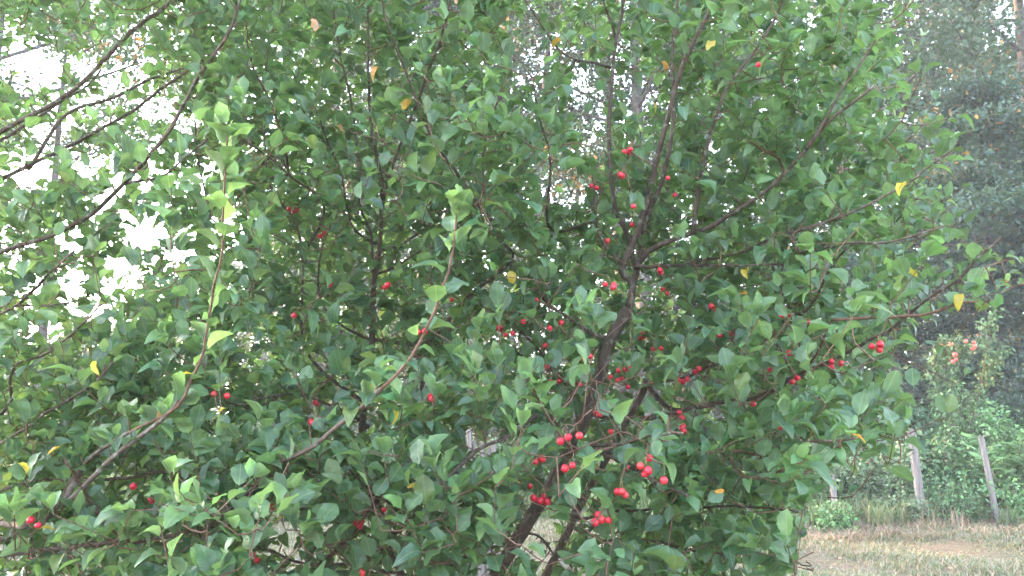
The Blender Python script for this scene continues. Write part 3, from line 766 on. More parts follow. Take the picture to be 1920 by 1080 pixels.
# which leaves show largest: a coarse depth buffer of leaf discs
cen = LP + LD * (LS * 0.75)[:, None]
cx, cy, cd = project(cen)
facing = np.abs(np.einsum('ij,ij->i', FR[:, :, 2], unit(cen - EYE)))
q_ = 4.0
W_, H_ = 480, 270
zb = np.full((H_, W_), 1e9); ib = np.full((H_, W_), -1)
for k in np.argsort(-cd):
    if not (-40 < cx[k] < 1960 and -40 < cy[k] < 1120) or cd[k] < 0.3: continue
    r = LS[k] * 0.36 * F / cd[k] / q_ * math.sqrt(max(facing[k], 0.15))
    x0, x1 = max(0, int(cx[k] / q_ - r)), min(W_, int(cx[k] / q_ + r) + 1); y0, y1 = max(0, int(cy[k] / q_ - r)), min(H_, int(cy[k] / q_ + r) + 1)
    if x1 > x0 and y1 > y0: ib[y0:y1, x0:x1] = k
cnt = np.bincount(ib[ib >= 0], minlength=nL)
score = cnt + np.where(LC >= 10, 1000, 0)

def build_tree(tree):
    root = tree_obj[tree]; org = ROOT[tree]
    for (tr, kind, path, rad) in branch_paths:
        if tr != tree: continue
        n = 12 if kind == 'trunk' else (8 if rad[0] > 0.008 else 6)
        v, t = tube(path - org, rad, n, 0.07 if kind == 'trunk' else 0.05)
        me = new_mesh(kind, v, t, M_BARK if kind == 'trunk' or rad[0] > 0.0055 else M_SHOOT if kind == 'shoot' else M_TWIG)
        link(kind, me, root)
    mb = MB()
    for (tr, path, rad, tk) in twigs:
        if tr == tree: mb.add(*tube(path, rad, 3, 0, False))
    o = mb.build('twigs', M_TWIG, root, org); o['kind'] = 'stuff'
    mine = np.where(LT == tree)[0]
    order = mine[np.argsort(-score[mine])]
    big = order[:300]; rest = order[300:]
    cache = {}
    for k in big:
        key = (int(LK[k]), int(LC[k]))
        if key not in cache:
            cache[key] = new_mesh('leaf', TV[key[0]], TT, M_LEAF, {'tint': np.tile(PALETTE[key[1]], (len(TL), 1)), 'luv': TL})
        o = link('leaf', cache[key], root)
        m3 = FR[k] * LS[k]
        o.matrix_basis = Matrix(((*m3[0], LP[k][0] - org[0]), (*m3[1], LP[k][1] - org[1]), (*m3[2], LP[k][2] - org[2]), (0, 0, 0, 1)))
        if LC[k] == 10: o['label'] = 'yellow leaf turning early'
        elif LC[k] == 11: o['label'] = 'orange leaf turning early'
        elif LC[k] == 12: o['label'] = 'withered brown pink leaf'
    verts = np.einsum('kij,knj->kni', FR[rest] * LS[rest][:, None, None], TV2[LK[rest]]) + (LP[rest] - org)[:, None]
    nv = TV2.shape[1]
    tris = (TT2[None] + (np.arange(len(rest)) * nv)[:, None, None]).reshape(-1, 3)
    col = PALETTE[LC[rest]] * RNG.uniform(0.7, 1.3, (len(rest), 1)) * (1 + RNG.normal(0, 0.08, (len(rest), 3)))
    me = new_mesh('foliage', verts, tris, M_LEAF, {'tint': np.repeat(col, nv, 0), 'luv': np.tile(TL2, (len(rest), 1))})
    tag(link('foliage', me, root), None, None, None, 'stuff')
build_tree(A)
build_tree(C)

# ------------------------------------------------------------------ crabapples
def lathe(profile, n):
    v = []; t = []
    m = len(profile)
    for (r, z) in profile:
        for k in range(n): v.append((r * math.cos(2 * math.pi * k / n), r * math.sin(2 * math.pi * k / n), z))
    for i in range(m - 1):
        for k in range(n):
            a, b = i * n + k, i * n + (k + 1) % n
            t += [(a, b, b + n), (a, b + n, a + n)]
    return np.array(v), np.array(t)

def apple_material(name, c1, c2, blush):
    m, nt, out = mat_new(name)
    L = nt.links.new
    tc = N(nt, 'ShaderNodeTexCoord')
    oi = N(nt, 'ShaderNodeObjectInfo')
    n1 = N(nt, 'ShaderNodeTexNoise', Scale=60.0, Detail=3.0); L(tc.outputs['Object'], n1.inputs['Vector'])
    c = ramp(nt, n1.outputs['Fac'], [(0.35, c1), (0.65, c2)])
    c = mix_rgb(nt, ramp(nt, oi.outputs['Random'], [(0.6, (0, 0, 0)), (1.0, (0.55, 0.55, 0.55))]), c, blush)
    p = N(nt, 'ShaderNodeBsdfPrincipled', Roughness=0.42)
    L(c, p.inputs['Base Color'])
    p.inputs['Subsurface Weight'].default_value = 0.08
    p.inputs['Subsurface Radius'].default_value = (0.01, 0.003, 0.002)
    L(p.outputs[0], out.inputs['Surface'])
    return m
M_APPLE = apple_material('crabapple_skin', (0.42, 0.008, 0.024), (0.58, 0.020, 0.048), (0.52, 0.05, 0.035))
M_STALK = plain_noise('fruit_stalk', (0.16, 0.14, 0.05), (0.24, 0.17, 0.07))
prof = [(0.0006, 0.36), (0.12, 0.44), (0.28, 0.45), (0.43, 0.30), (0.5, 0.06), (0.47, -0.2), (0.33, -0.42), (0.16, -0.47), (0.09, -0.44), (0.0006, -0.42)]
av, at_ = lathe(prof, 12)
ME_APPLE = new_mesh('crabapple', av, at_, M_APPLE)
cv, ct = tube(np.array([[0, 0, 0], [0.06, 0.02, -0.5], [0.02, 0, -1.0]]), [0.03, 0.022, 0.03], 4)
ME_STALK = new_mesh('stalk', cv, ct, M_STALK)
fruit_total = 0
for (x, y, n, d), p, tr in zip(FRUIT, fruit_pt, fruit_tree):
    root = tree_obj[int(tr)]; org = ROOT[int(tr)]
    cl = bpy.data.objects.new('fruit_cluster', None); COL.objects.link(cl); cl.parent = root
    cl.location = p - org
    cl.empty_display_size = 0.03
    placed = []
    for q in range(int(n)):
        for _ in range(30):
            ln = RNG.uniform(0.018, 0.034)
            dv = unit(np.array([RNG.normal(0, 0.45), RNG.normal(0, 0.45), -1.0]))
            dia = RNG.uniform(0.0155, 0.0205)
            c_ = dv * (ln + dia * 0.4)
            if all(np.linalg.norm(c_ - o_) > 0.0185 for o_ in placed): break
        placed.append(c_)
        a_ = link('crabapple', ME_APPLE, cl)
        rot = Vector(-dv).to_track_quat('Z', 'Y').to_matrix().to_4x4()
        a_.matrix_basis = Matrix.Translation(c_) @ rot @ Matrix.Diagonal((dia, dia, dia * 0.97, 1))
        s_ = link('stalk', ME_STALK, cl)
        s_.matrix_basis = rot @ Matrix.Diagonal((ln, ln, ln, 1))
        fruit_total += 1
print('crabapples', fruit_total)

# pale torn wood on the low branch at the foot of the crabapple
sc_p = at(np.array([1047., 1056., 1066.]), np.array([1047., 1058., 1070.]), 2.94)
v, t = tube(sc_p - ROOT[A], [0.002, 0.0075, 0.005], 6)
link('bare_wood', new_mesh('bare_wood', v, t, M_BARE), tree_obj[A])['label'] = 'pale torn wood where bark is stripped'

# ------------------------------------------------------------------ woodland
def card_leaves(P, D, U, S, col, width=0.6, fold=0.25):
    """one folded rhombus leaf for each row: verts, tris, tints"""
    fr_ = frames(D, U)
    T_ = np.array([[0, 0, 0], [-0.5 * width, 0.45, fold * 0.5 * width], [0, 1.0, -0.12], [0.5 * width, 0.45, fold * 0.5 * width]])
    v = np.einsum('kij,nj->kni', fr_ * S[:, None, None], T_) + P[:, None]
    base = (np.arange(len(P)) * 4)[:, None]
    t = np.concatenate([base + np.array([[0, 2, 1]]), base + np.array([[0, 3, 2]])], 1).reshape(-1, 3)
    return v.reshape(-1, 3), t, np.repeat(col, 4, 0)

def leaf_cloud(centres, per, spread, flat, size, tint, jitter=0.25, droop=0.0):
    """leaves scattered about each centre; spread and flat set the clump's shape"""
    n = len(centres) * per
    c = np.repeat(centres, per, 0)
    sp = np.repeat(np.broadcast_to(spread, (len(centres),)), per)
    off = RNG.normal(0, 1, (n, 3)) * sp[:, None] * np.array([1, 1, flat])
    P = c + off
    D = unit(off * 0.6 / np.maximum(sp[:, None], 1e-3) + RNG.normal(0, 0.8, (n, 3)) + [0, 0, -0.25 - droop])
    U = RNG.normal(0, 0.55, (n, 3)) + [0, 0, 1.0]
    S = size * RNG.uniform(0.65, 1.25, n)
    col = np.asarray(tint)[None] * RNG.uniform(1 - jitter, 1 + jitter, (n, 1)) * (1 + RNG.normal(0, 0.07, (n, 3)))
    col = col * np.repeat(RNG.uniform(0.8, 1.2, (len(centres), 1)), per, 0)
    return card_leaves(P, D, U, S, np.clip(col, 0.004, 0.6))

def wild_tree(name, label, cat, group, x, y, h, tr_r, base, rad, tint, leaf=0.11, nl=12, per=26, flat=0.5, lean=(0, 0), droop=0.0, subs=5, spread=0.42, sun_glow=0.0):
    base_p = np.array([x, y, 0.0])
    root = thing(name, base_p, label, cat, group)
    top = np.array([lean[0] * h, lean[1] * h, h])
    tp = np.array([[0, 0, -0.1], [lean[0] * h * 0.3 + RNG.normal(0, 0.1), lean[1] * h * 0.3, h * 0.35], top * 0.72 + [RNG.normal(0, 0.15), 0, 0], top])
    path, rad_ = smooth_path(tp, [tr_r * 1.15, tr_r * 0.85, tr_r * 0.5, tr_r * 0.12], 0.5)
    v, t = tube(path, rad_, 10, 0.06)
    link('trunk', new_mesh('trunk', v, t, M_FBARK), root)
    cents = []
    for k in range(nl):
        f_ = base + (0.97 - base) * (k + RNG.uniform(0.1, 0.9)) / nl
        p0 = path[min(len(path) - 1, int(f_ * (len(path) - 1)))]
        a = k * 2.4 + RNG.uniform(-0.5, 0.5)
        prof_ = math.sin(min(1, (1.08 - f_) / (1.08 - base) * 0.95 + 0.05) * math.pi * 0.62) if flat > 0.3 else (1.02 - f_) / (1.02 - base)
        ln = rad * max(0.25, prof_) * RNG.uniform(0.75, 1.15)
        up = RNG.uniform(0.15, 0.7) * (1 if flat > 0.3 else 0.15)
        d_ = unit(np.array([math.cos(a), math.sin(a), up]))
        p1 = p0 + d_ * ln * 0.55 + [0, 0, 0.05 * ln]; p2 = p0 + d_ * ln + [0, 0, (-0.15 if droop else 0.12) * ln]
        bp, br = smooth_path([p0, p1, p2], [tr_r * 0.32 * (1.1 - f_ * 0.6), tr_r * 0.18, 0.012], 0.4)
        mb = MB(); mb.add(*tube(bp, br, 6, 0.05))
        for s_ in range(subs):
            i = int(RNG.uniform(0.3, 1.0) * (len(bp) - 1))
            q0 = bp[i]; sd = unit(d_ + RNG.normal(0, 0.75, 3) * [1, 1, 0.6]) 
            sl = ln * RNG.uniform(0.2, 0.45)
            q1 = q0 + sd * sl + [0, 0, -droop * sl * 0.4]
            mb.add(*tube(np.stack([q0, (q0 + q1) / 2 + RNG.normal(0, 0.04, 3), q1]), [br[i] * 0.6, 0.012, 0.006], 4))
            cents += [q1, (q0 + q1) / 2]
        cents += [p2, (p1 + p2) / 2]
        mb.build('branch', M_FBARK, root)
    cents = np.array(cents)
    per = int(per * 2.0); leaf = leaf * 1.35; spread = spread * 0.85
    mb = MB()
    v, t, c = leaf_cloud(cents, per, spread * RNG.uniform(0.7, 1.3, len(cents)), flat, leaf, tint, 0.25, droop)
    mb.add(v, t, c)
    if sun_glow > 0:  # amber clumps stand for low sun patches, painted into the leaf colour
        pick = cents[RNG.random(len(cents)) < sun_glow]
        if len(pick):
            v, t, c = leaf_cloud(pick, max(4, per // 3), spread, flat, leaf, (0.40, 0.17, 0.03), 0.3)
            mb.add(v, t, c)
    mb.build('crown', M_FAR, root)
    return root

OAK = (0.030, 0.068, 0.034); MAPLE = (0.055, 0.105, 0.030); HEML = (0.020, 0.044, 0.028); HEML_SHADED = (0.015, 0.033, 0.021); TEAL = (0.030, 0.070, 0.046)  # hemlock tints darkened to stand for shade from the crowns above
def X(px, y): return (px - 960) / F * y * (1.02 if y > 16 else 0.975)
G = 'woodland trees behind the crabapple'
wild_tree('oak_tree', 'tall straight oak whose dark trunk shows through the gap right of centre', 'tree', G, X(1152, 22), 22, 17, 0.21, 0.42, 4.8, OAK, 0.13, 18, 34)
wild_tree('oak_tree', 'second straight dark oak trunk just right of the first in the centre gap', 'tree', G, X(1203, 20), 20, 18, 0.2, 0.46, 4.4, OAK, 0.13, 16, 34)
wild_tree('maple_tree', 'leaning maple with low sun yellow tinted into its leaves above the top centre of the crabapple', 'tree', G, X(960, 21), 21, 15, 0.16, 0.4, 3.8, MAPLE, 0.12, 13, 30, lean=(0.08, 0), sun_glow=0.35)
wild_tree('oak_tree', 'broad oak behind the upper middle of the crabapple', 'tree', G, X(790, 27), 27, 17, 0.25, 0.15, 5.6, OAK, 0.15, 26, 44)
wild_tree('oak_tree', 'oak behind the left stems of the crabapple', 'tree', G, X(610, 25), 25, 17, 0.24, 0.12, 5.4, OAK, 0.14, 26, 44)
wild_tree('oak_tree', 'thin trunked tree with low leaves behind the pale band at the far left', 'tree', G, X(92, 20), 20, 13, 0.13, 0.62, 3.4, OAK, 0.12, 10, 24)
wild_tree('maple_tree', 'tree overhanging the top left corner with leaves tinted sun yellow', 'tree', G, X(-90, 15), 15, 12.5, 0.2, 0.62, 4.0, MAPLE, 0.10, 12, 30, sun_glow=0.3)
wild_tree('oak_tree', 'tall oak at the upper right with light leaking past its crown', 'tree', G, X(1590, 24), 24, 19, 0.25, 0.22, 5.4, OAK, 0.14, 24, 40)
wild_tree('oak_tree', 'tall oak against the top right corner of the woods', 'tree', G, X(1950, 21), 21, 18, 0.25, 0.3, 5.2, OAK, 0.13, 24, 40, sun_glow=0.08)
wild_tree('oak_tree', 'oak with bare limbs showing in the sky gap at upper right', 'tree', G, X(1770, 26), 26, 18, 0.25, 0.25, 4.4, OAK, 0.14, 13, 30, sun_glow=0.08)
wild_tree('maple_tree', 'blue green maple with spreading boughs at mid height on the right', 'tree', G, X(1860, 17.5), 17.5, 9.5, 0.15, 0.42, 4.0, TEAL, 0.10, 22, 44, 0.25, sun_glow=0.14)
wild_tree('maple_tree', 'maple with orange sun glow tinted into its boughs at the right edge', 'tree', G, X(1990, 19), 19, 9, 0.14, 0.35, 3.6, TEAL, 0.10, 20, 40, 0.28, sun_glow=0.28)
wild_tree('hemlock_tree', 'dark hemlock behind the apple sapling on the right', 'tree', G, X(1830, 17), 17, 5.6, 0.12, 0.05, 2.6, HEML, 0.075, 20, 44, 0.2, droop=0.4, spread=0.32)
wild_tree('hemlock_tree', 'dark hemlock just right of the crabapple crown', 'tree', G, X(1650, 18), 18, 5.4, 0.12, 0.05, 2.8, HEML_SHADED, 0.08, 20, 44, 0.2, droop=0.4, spread=0.34)
wild_tree('hemlock_tree', 'darkest hemlock at the right edge of the photo', 'tree', G, X(1975, 16.5), 16.5, 6.0, 0.12, 0.05, 2.8, HEML_SHADED, 0.08, 20, 44, 0.2, droop=0.4, spread=0.34)
wild_tree('hemlock_tree', 'shaded hemlock behind the right half of the crabapple', 'tree', G, X(1460, 20), 20, 6.5, 0.13, 0.05, 3.2, HEML, 0.09, 18, 36, 0.22, droop=0.4, spread=0.38)
wild_tree('hemlock_tree', 'shaded hemlock behind the crabapple trunk', 'tree', G, X(1270, 21), 21, 5.5, 0.13, 0.05, 3.2, HEML, 0.09, 16, 34, 0.22, droop=0.4, spread=0.4)
wild_tree('hemlock_tree', 'low hemlock in the shade behind the middle of the crabapple', 'tree', G, X(860, 22), 22, 5.0, 0.13, 0.05, 3.2, HEML_SHADED, 0.09, 16, 34, 0.22, droop=0.4, spread=0.4)
wild_tree('hemlock_tree', 'low hemlock in the shade behind the left stems', 'tree', G, X(600, 21), 21, 5.4, 0.13, 0.05, 3.2, HEML, 0.09, 16, 34, 0.22, droop=0.4, spread=0.4)
wild_tree('oak_tree', 'oak closing the top right corner of the photo behind the bare limbs', 'tree', G, X(1870, 28), 28, 20, 0.26, 0.3, 5.2, OAK, 0.15, 22, 40, sun_glow=0.12)
# unseen trees past the left edge, put in to keep the low sun off the orchard
for k, (px, y, h) in enumerate([(-420, 22, 16), (-760, 20, 16), (-1150, 19, 16), (-1600, 18, 16), (-2150, 16, 16), (-620, 30, 18), (-1000, 29, 18), (-1450, 27, 18)]):
    wild_tree('oak_tree', 'unseen oak of the wood beyond the left edge shading the orchard', 'tree', 'woodland trees past the left edge', X(px, y), y, h, 0.25, 0.12, 5.4, OAK, 0.22, 16, 16, spread=0.6)
# far wood edge, blue with distance
for k, (px, y, h, lab) in enumerate([(-30, 52, 9, 'small hazy tree far off at the left edge'), (170, 55, 7, 'low hazy tree far off behind the thin trunk'), (330, 50, 8, 'hazy round tree far off behind the young front shoot'), (470, 46, 12, 'hazy taller tree far off left of the oak')]):
    wild_tree('field_tree', lab, 'tree', 'far trees in the haze', X(px, y), y, h, 0.2, 0.12, 3.8, MAPLE, 0.24, 12, 22, spread=0.6)
for k, (px, y, h, lab) in enumerate([(1080, 36, 15, 'far oak filling the centre gap behind the two trunks'), (1330, 34, 19, 'far oak behind the right of the crabapple crown'), (1700, 36, 19, 'far oak behind the sky gap at upper right'), (1900, 34, 19, 'far oak behind the right edge of the wood')]):
    wild_tree('oak_tree', lab, 'tree', G, X(px, y), y, h, 0.25, 0.12, 5.6, OAK, 0.19, 15, 24, spread=0.6)

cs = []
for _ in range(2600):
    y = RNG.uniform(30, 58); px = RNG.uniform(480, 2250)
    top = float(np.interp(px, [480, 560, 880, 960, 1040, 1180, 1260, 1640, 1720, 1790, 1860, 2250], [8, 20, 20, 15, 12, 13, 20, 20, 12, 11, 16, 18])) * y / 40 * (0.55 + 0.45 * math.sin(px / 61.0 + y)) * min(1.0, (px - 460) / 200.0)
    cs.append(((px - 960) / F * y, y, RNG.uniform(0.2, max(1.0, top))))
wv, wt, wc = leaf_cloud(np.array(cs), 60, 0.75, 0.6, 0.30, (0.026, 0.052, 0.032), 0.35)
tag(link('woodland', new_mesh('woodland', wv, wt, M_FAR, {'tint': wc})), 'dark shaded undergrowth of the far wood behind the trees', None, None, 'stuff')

# ------------------------------------------------------------------ shrubs along the old fence
def shrub(label, x, y, h, r, tint, leaf=0.06, stems=9, per=30, group='shrubs along the old fence', name='shrub', flower=None):
    root = thing(name, (x, y, 0), label, 'shrub', group)
    cents = []
    for k in range(stems):
        a = k * 2.4 + RNG.uniform(-0.4, 0.4); rr = r * math.sqrt(RNG.uniform(0.05, 1))
        tip = np.array([rr * math.cos(a), rr * math.sin(a), h * RNG.uniform(0.55, 1.05) * (1 - 0.35 * (rr / r) ** 2)])
        pth, rd = smooth_path([[tip[0] * 0.15, tip[1] * 0.15, -0.05], [tip[0] * 0.55, tip[1] * 0.55, tip[2] * 0.55], tip], [0.014, 0.009, 0.004], 0.12)
        v, t = tube(pth, rd, 5)
        link('stem', new_mesh('stem', v, t, M_FBARK), root)
        cents.append(pth[max(1, len(pth) // 5)::2])
        for s_ in range(4):
            i = int(RNG.uniform(0.25, 0.95) * (len(pth) - 1))
            e = pth[i] + unit(RNG.normal(0, 1, 3) + [0, 0, 0.5]) * RNG.uniform(0.15, 0.4) * h * 0.6
            cents.append((pth[i][None] * 0.4 + e[None] * 0.6)); cents.append(e[None])
    cents = np.vstack(cents); cents = cents[cents[:, 2] > 0.02]
    mb = MB()
    mb.add(*leaf_cloud(cents, int(per * 1.3), 0.11, 0.8, leaf * 1.45, np.array(tint) * 1.55, 0.4))
    if flower:
        pick = cents[cents[:, 2] > 0.7 * cents[:, 2].max()]
        mb.add(*leaf_cloud(pick, 10, 0.05, 0.8, 0.03, flower, 0.2))
    mb.build('foliage', M_FAR, root)
    return root

LG = (0.075, 0.150, 0.055); MG = (0.050, 0.105, 0.042); YG = (0.12, 0.17, 0.04); BG = (0.045, 0.095, 0.055); GG = (0.085, 0.125, 0.065)
SHR = [
 ('low weedy bush around the foot of the thick broken fence post', 1690, 12.3, 0.5, 0.32, GG, 0.045), ('low weedy bush between the broken post and the slim leaning post', 1785, 12.35, 0.75, 0.4, MG, 0.045),
 ('weedy bush at the right edge beside the slim leaning post', 1915, 12.4, 0.7, 0.4, LG, 0.05),
 ('grey green bramble bush behind the nearest broken fence post', 1640, 13.6, 1.35, 0.9, GG, 0.05), ('leafy bush between the second and third fence posts', 1765, 13.8, 1.5, 0.9, MG, 0.055),
 ('bright green bush at the right edge behind the third fence post', 1900, 13.6, 1.75, 1.0, LG, 0.06), ('tall dark green bush behind the apple sapling', 1800, 15.2, 2.3, 1.2, MG, 0.06),
 ('bush with yellow patches at the right edge under the dark hemlock', 1930, 15.4, 2.2, 1.1, MG, 0.06), ('blue green elder bush just right of the crabapple under the hemlock', 1690, 15.0, 2.0, 1.1, BG, 0.09),
 ('low yellow green bush at the foot of the first fence post', 1560, 12.0, 0.35, 0.2, LG, 0.045), ('bramble bush left of the first fence post', 1530, 13.8, 1.4, 0.9, GG, 0.05),
 ('shaded bush behind the lower right of the crabapple', 1400, 14.0, 1.4, 1.0, MG, 0.06), ('bush behind the low fruit of the crabapple', 1260, 14.5, 1.3, 1.0, LG, 0.06),
 ('bush behind the leaning crabapple trunk', 1110, 15.0, 1.3, 1.1, MG, 0.06), ('bush behind the weathered stump', 960, 15.5, 1.3, 1.1, GG, 0.06),
 ('bush behind the middle stems of the crabapple', 800, 15.5, 1.4, 1.1, MG, 0.06), ('bush behind the left stems of the crabapple', 640, 15.5, 1.4, 1.1, LG, 0.06),
 ('pale bush in the haze left of the crabapple stems', 470, 17, 1.5, 1.2, GG, 0.07), ('pale bush in the haze under the bright sky gap', 300, 19, 1.7, 1.3, GG, 0.07),
 ('pale bush in the haze beside the thin trunk', 130, 20, 1.8, 1.3, GG, 0.07), ('pale bush in the haze at the left edge', -20, 19, 1.9, 1.3, LG, 0.07)]
for (lab, px, y, h, r, tint, lf) in SHR:
    shrub(lab, X(px, y), y, h, r, tint, lf, 11, 9 if h < 0.8 else 26, flower=(0.45, 0.33, 0.03) if 'yellow patches' in lab else None)

# sumac with feathered leaves, right of the third post
def frond_mesh():
    mb = MB()
    mid, r_ = smooth_path([[0, 0, 0], [0, 0.22, 0.07], [0, 0.5, 0.02]], [0.004, 0.003, 0.0015], 0.05)
    mb.add(*tube(mid, r_, 4), col=(0.10, 0.12, 0.04))
    P, D, U, S = [], [], [], []
    for k, f_ in enumerate(np.linspace(0.2, 1.0, 11)):
        p = mid[int(f_ * (len(mid) - 1))]
        for s_ in (-1, 1):
            P.append(p); D.append((s_ * 1.0, 0.35, -0.2)); U.append((0, 0, 1)); S.append(0.13 * math.sin(math.pi * (0.25 + 0.65 * f_)) + 0.03)
    v, t, c = card_leaves(np.array(P), np.array(D, float), np.array(U, float), np.array(S), np.tile((0.14, 0.26, 0.11), (len(P), 1)), 0.42)
    mb.add(v, t, c)
    return mb
fm = frond_mesh()
ME_FROND = None
def sumac(label, x, y, h, n):
    global ME_FROND
    root = thing('sumac_bush', (x, y, 0), label, 'shrub', 'sumac bushes by the fence')
    for s_ in range(4):
        a = s_ * 1.7 + RNG.uniform(0, 0.6)
        tip = np.array([0.55 * math.cos(a), 0.4 * math.sin(a), h * RNG.uniform(0.65, 1.0)])
        pth, rd = smooth_path([[0, 0, -0.05], tip * [0.5, 0.5, 0.6], tip], [0.016, 0.012, 0.006], 0.1)
        v, t = tube(pth, rd, 6)
        link('stem', new_mesh('stem', v, t, M_FBARK), root)
        for k in range(n):
            i = int((0.35 + 0.65 * k / n) * (len(pth) - 1))
            aa = k * 2.4 + s_
            d_ = np.array([math.cos(aa), math.sin(aa), RNG.uniform(0.1, 0.6)])
            fr_ = frames(d_[None], np.array([[0, 0, 1.0]]))[0] * RNG.uniform(0.5, 0.9)
            if ME_FROND is None:
                o = fm.build('frond', M_FAR, root); ME_FROND = o.data
            else: o = link('frond', ME_FROND, root)
            o.matrix_basis = Matrix(((*fr_[0], pth[i][0]), (*fr_[1], pth[i][1]), (*fr_[2], pth[i][2]), (0, 0, 0, 1)))
sumac('bright feathery sumac right of the leaning third post', X(1890, 12.9), 12.9, 1.35, 18)
sumac('feathery sumac behind the leaning third post', X(1855, 14.2), 14.2, 1.6, 16)

# young apple tree with pink apples beyond the fence
sy = 14.0
sap = thing('apple_sapling', (X(1790, sy), sy, 0), 'thin upright young apple tree with pink apples beyond the fence posts', 'tree')
sorg = np.array([X(1790, sy), sy, 0.0])
d_s = sy * CP + 0.2
S_ST = [[(1795, 960), (1785, 860), (1770, 760), (1765, 690), (1768, 640)], [(1795, 940), (1820, 800), (1840, 720), (1852, 650), (1865, 575)], [(1780, 830), (1785, 720), (1790, 650), (1795, 625)],
        [(1785, 840), (1760, 770), (1752, 700), (1756, 660)], [(1835, 740), (1860, 690), (1885, 655)], [(1770, 690), (1800, 660), (1825, 650)]]
sc_, smb = [], MB()
for k, st in enumerate(S_ST):
    p2 = np.array(st, float)
    P = at(p2[:, 0], p2[:, 1], np.full(len(p2), d_s + 0.15 * math.sin(k * 2.1))) - sorg
    if k < 2: P[0] = (0, 0, -0.05)
    pth, rd = smooth_path(P, np.linspace(0.02 if k < 2 else 0.009, 0.003, len(P)), 0.06)
    v, t = tube(pth, rd, 6)
    link('stem', new_mesh('stem', v, t, M_TWIG), sap)
    sc_.append(pth[len(pth) // 5:])
    for s_ in range(7):
        i = int(RNG.uniform(0.25, 1.0) * (len(pth) - 1))
        e = pth[i] + unit(RNG.normal(0, 1, 3) + [0, 0, 0.6]) * RNG.uniform(0.1, 0.26)
        smb.add(*tube(np.stack([pth[i], (pth[i] + e) / 2 + [0, 0, -0.01], e]), [0.005, 0.004, 0.002], 4))
        sc_.append(np.stack([(pth[i] + e) / 2, e]))
tag(smb.build('twigs', M_TWIG, sap), None, None, None, 'stuff')
lmb = MB(); lmb.add(*leaf_cloud(np.vstack(sc_), 10, 0.045, 1.0, 0.085, (0.10, 0.17, 0.07), 0.25)); lmb.build('foliage', M_FAR, sap)
M_PINK = apple_material('pink_apple_skin', (0.55, 0.05, 0.05), (0.62, 0.13, 0.10), (0.60, 0.26, 0.14))
ME_PINK = new_mesh('apple', av, at_, M_PINK)
for (px, py, s_) in [(1783, 645, 0.075), (1811, 640, 0.065), (1827, 649, 0.085), (1824, 654, 0.07), (1791, 665, 0.08), (1787, 678, 0.075), (1793, 674, 0.06), (1766, 648, 0.055), (1826, 642, 0.06)]:
    p = at(float(px), float(py), d_s - 0.3) - sorg
    o = link('apple', ME_PINK, sap); o.matrix_basis = Matrix.Translation(p) @ Matrix.Diagonal((s_, s_, s_, 1))

# ------------------------------------------------------------------ old fence posts
def post(label, px0, py0, px1, py1, y, w, jag):
    w = w * 0.8
    b = np.array([X(px1, y), y, -0.15]); d = y * CP - 0.06
    top = at(float(px0), float(py0), d); top[1] = y - 0.05
    root = thing('fence_post', (b[0], b[1], 0), label, 'fence post', 'old fence posts')
    ax = top - b
    n = 9; m = 9
    u_ = unit(np.cross(ax, [0, 1, 0])); v_ = unit(np.cross(ax, u_))
    V = []
    for i in range(m):
        f_ = i / (m - 1)
        for k in range(n):
            a = 2 * math.pi * k / n
            r = w * (1 - 0.12 * f_) * (1 + 0.10 * math.sin(3 * a + 1.0) + RNG.normal(0, 0.05))
            p = b + ax * f_ + (u_ * math.cos(a) + v_ * math.sin(a) * 0.8) * r
            if i == m - 1: p = p + unit(ax) * jag * (0.5 + 0.5 * math.sin(2.0 * a + px0)) + unit(ax) * RNG.uniform(0, jag * 0.4)
            V.append(p)
    V.append(b + ax * 0.985)
    T = []
    for i in range(m - 1):
        for k in range(n):
            a, c = i * n + k, i * n + (k + 1) % n
            T += [(a, c, c + n), (a, c + n, a + n)]
    for k in range(n): T.append(((m - 1) * n + k, (m - 1) * n + (k + 1) % n, m * n))
    link('post_shaft', new_mesh('post_shaft', np.array(V) - np.array([b[0], b[1], 0]), np.array(T), M_WOOD, None, False), root)
    return root, ax, b
post('pale grey fence post half hidden by crabapple leaves', 1551, 846, 1566, 975, 12.6, 0.062, 0.03)
r2, ax2, b2 = post('thick leaning fence post with a splintered broken top', 1708, 818, 1726, 982, 12.4, 0.085, 0.10)
sp0 = b2 + ax2 * 0.93
for (dx, dz) in ((-0.16, 0.16), (-0.10, 0.22)):
    v, t = tube(np.stack([sp0, sp0 + [dx * 0.5, 0, dz * 0.4], sp0 + [dx, -0.02, dz]]) - [b2[0], b2[1], 0], [0.02, 0.016, 0.006], 6)
    link('splinter', new_mesh('splinter', v, t, M_WOOD), r2)
post('slim bare grey fence post leaning left at the right edge', 1837, 822, 1866, 972, 12.3, 0.06, 0.05)

# weathered split stump behind the crabapple
st_y = 7.6
st = thing('weathered_stump', (X(897, st_y), st_y, 0), 'weathered grey split stump seen through leaves below the centre', 'stump')
for k in range(6):
    h_ = [1.38, 1.46, 1.36, 1.43, 1.30, 1.37][k]
    xx = (k - 2.5) * 0.056
    pth = np.array([[xx * 1.5, 0, -0.05], [xx * 1.1, 0.0, 0.5], [xx, 0.01, 1.0], [xx + RNG.normal(0, 0.008), 0.02, h_]])
    pp, rd = smooth_path(pth, [0.05, 0.037, 0.034, 0.012 + 0.01 * (k % 2)], 0.12)
    v, t = tube(pp, rd, 7, 0.10)
    link('split_wood', new_mesh('split_wood', v, t, M_WOOD, None, False), st)

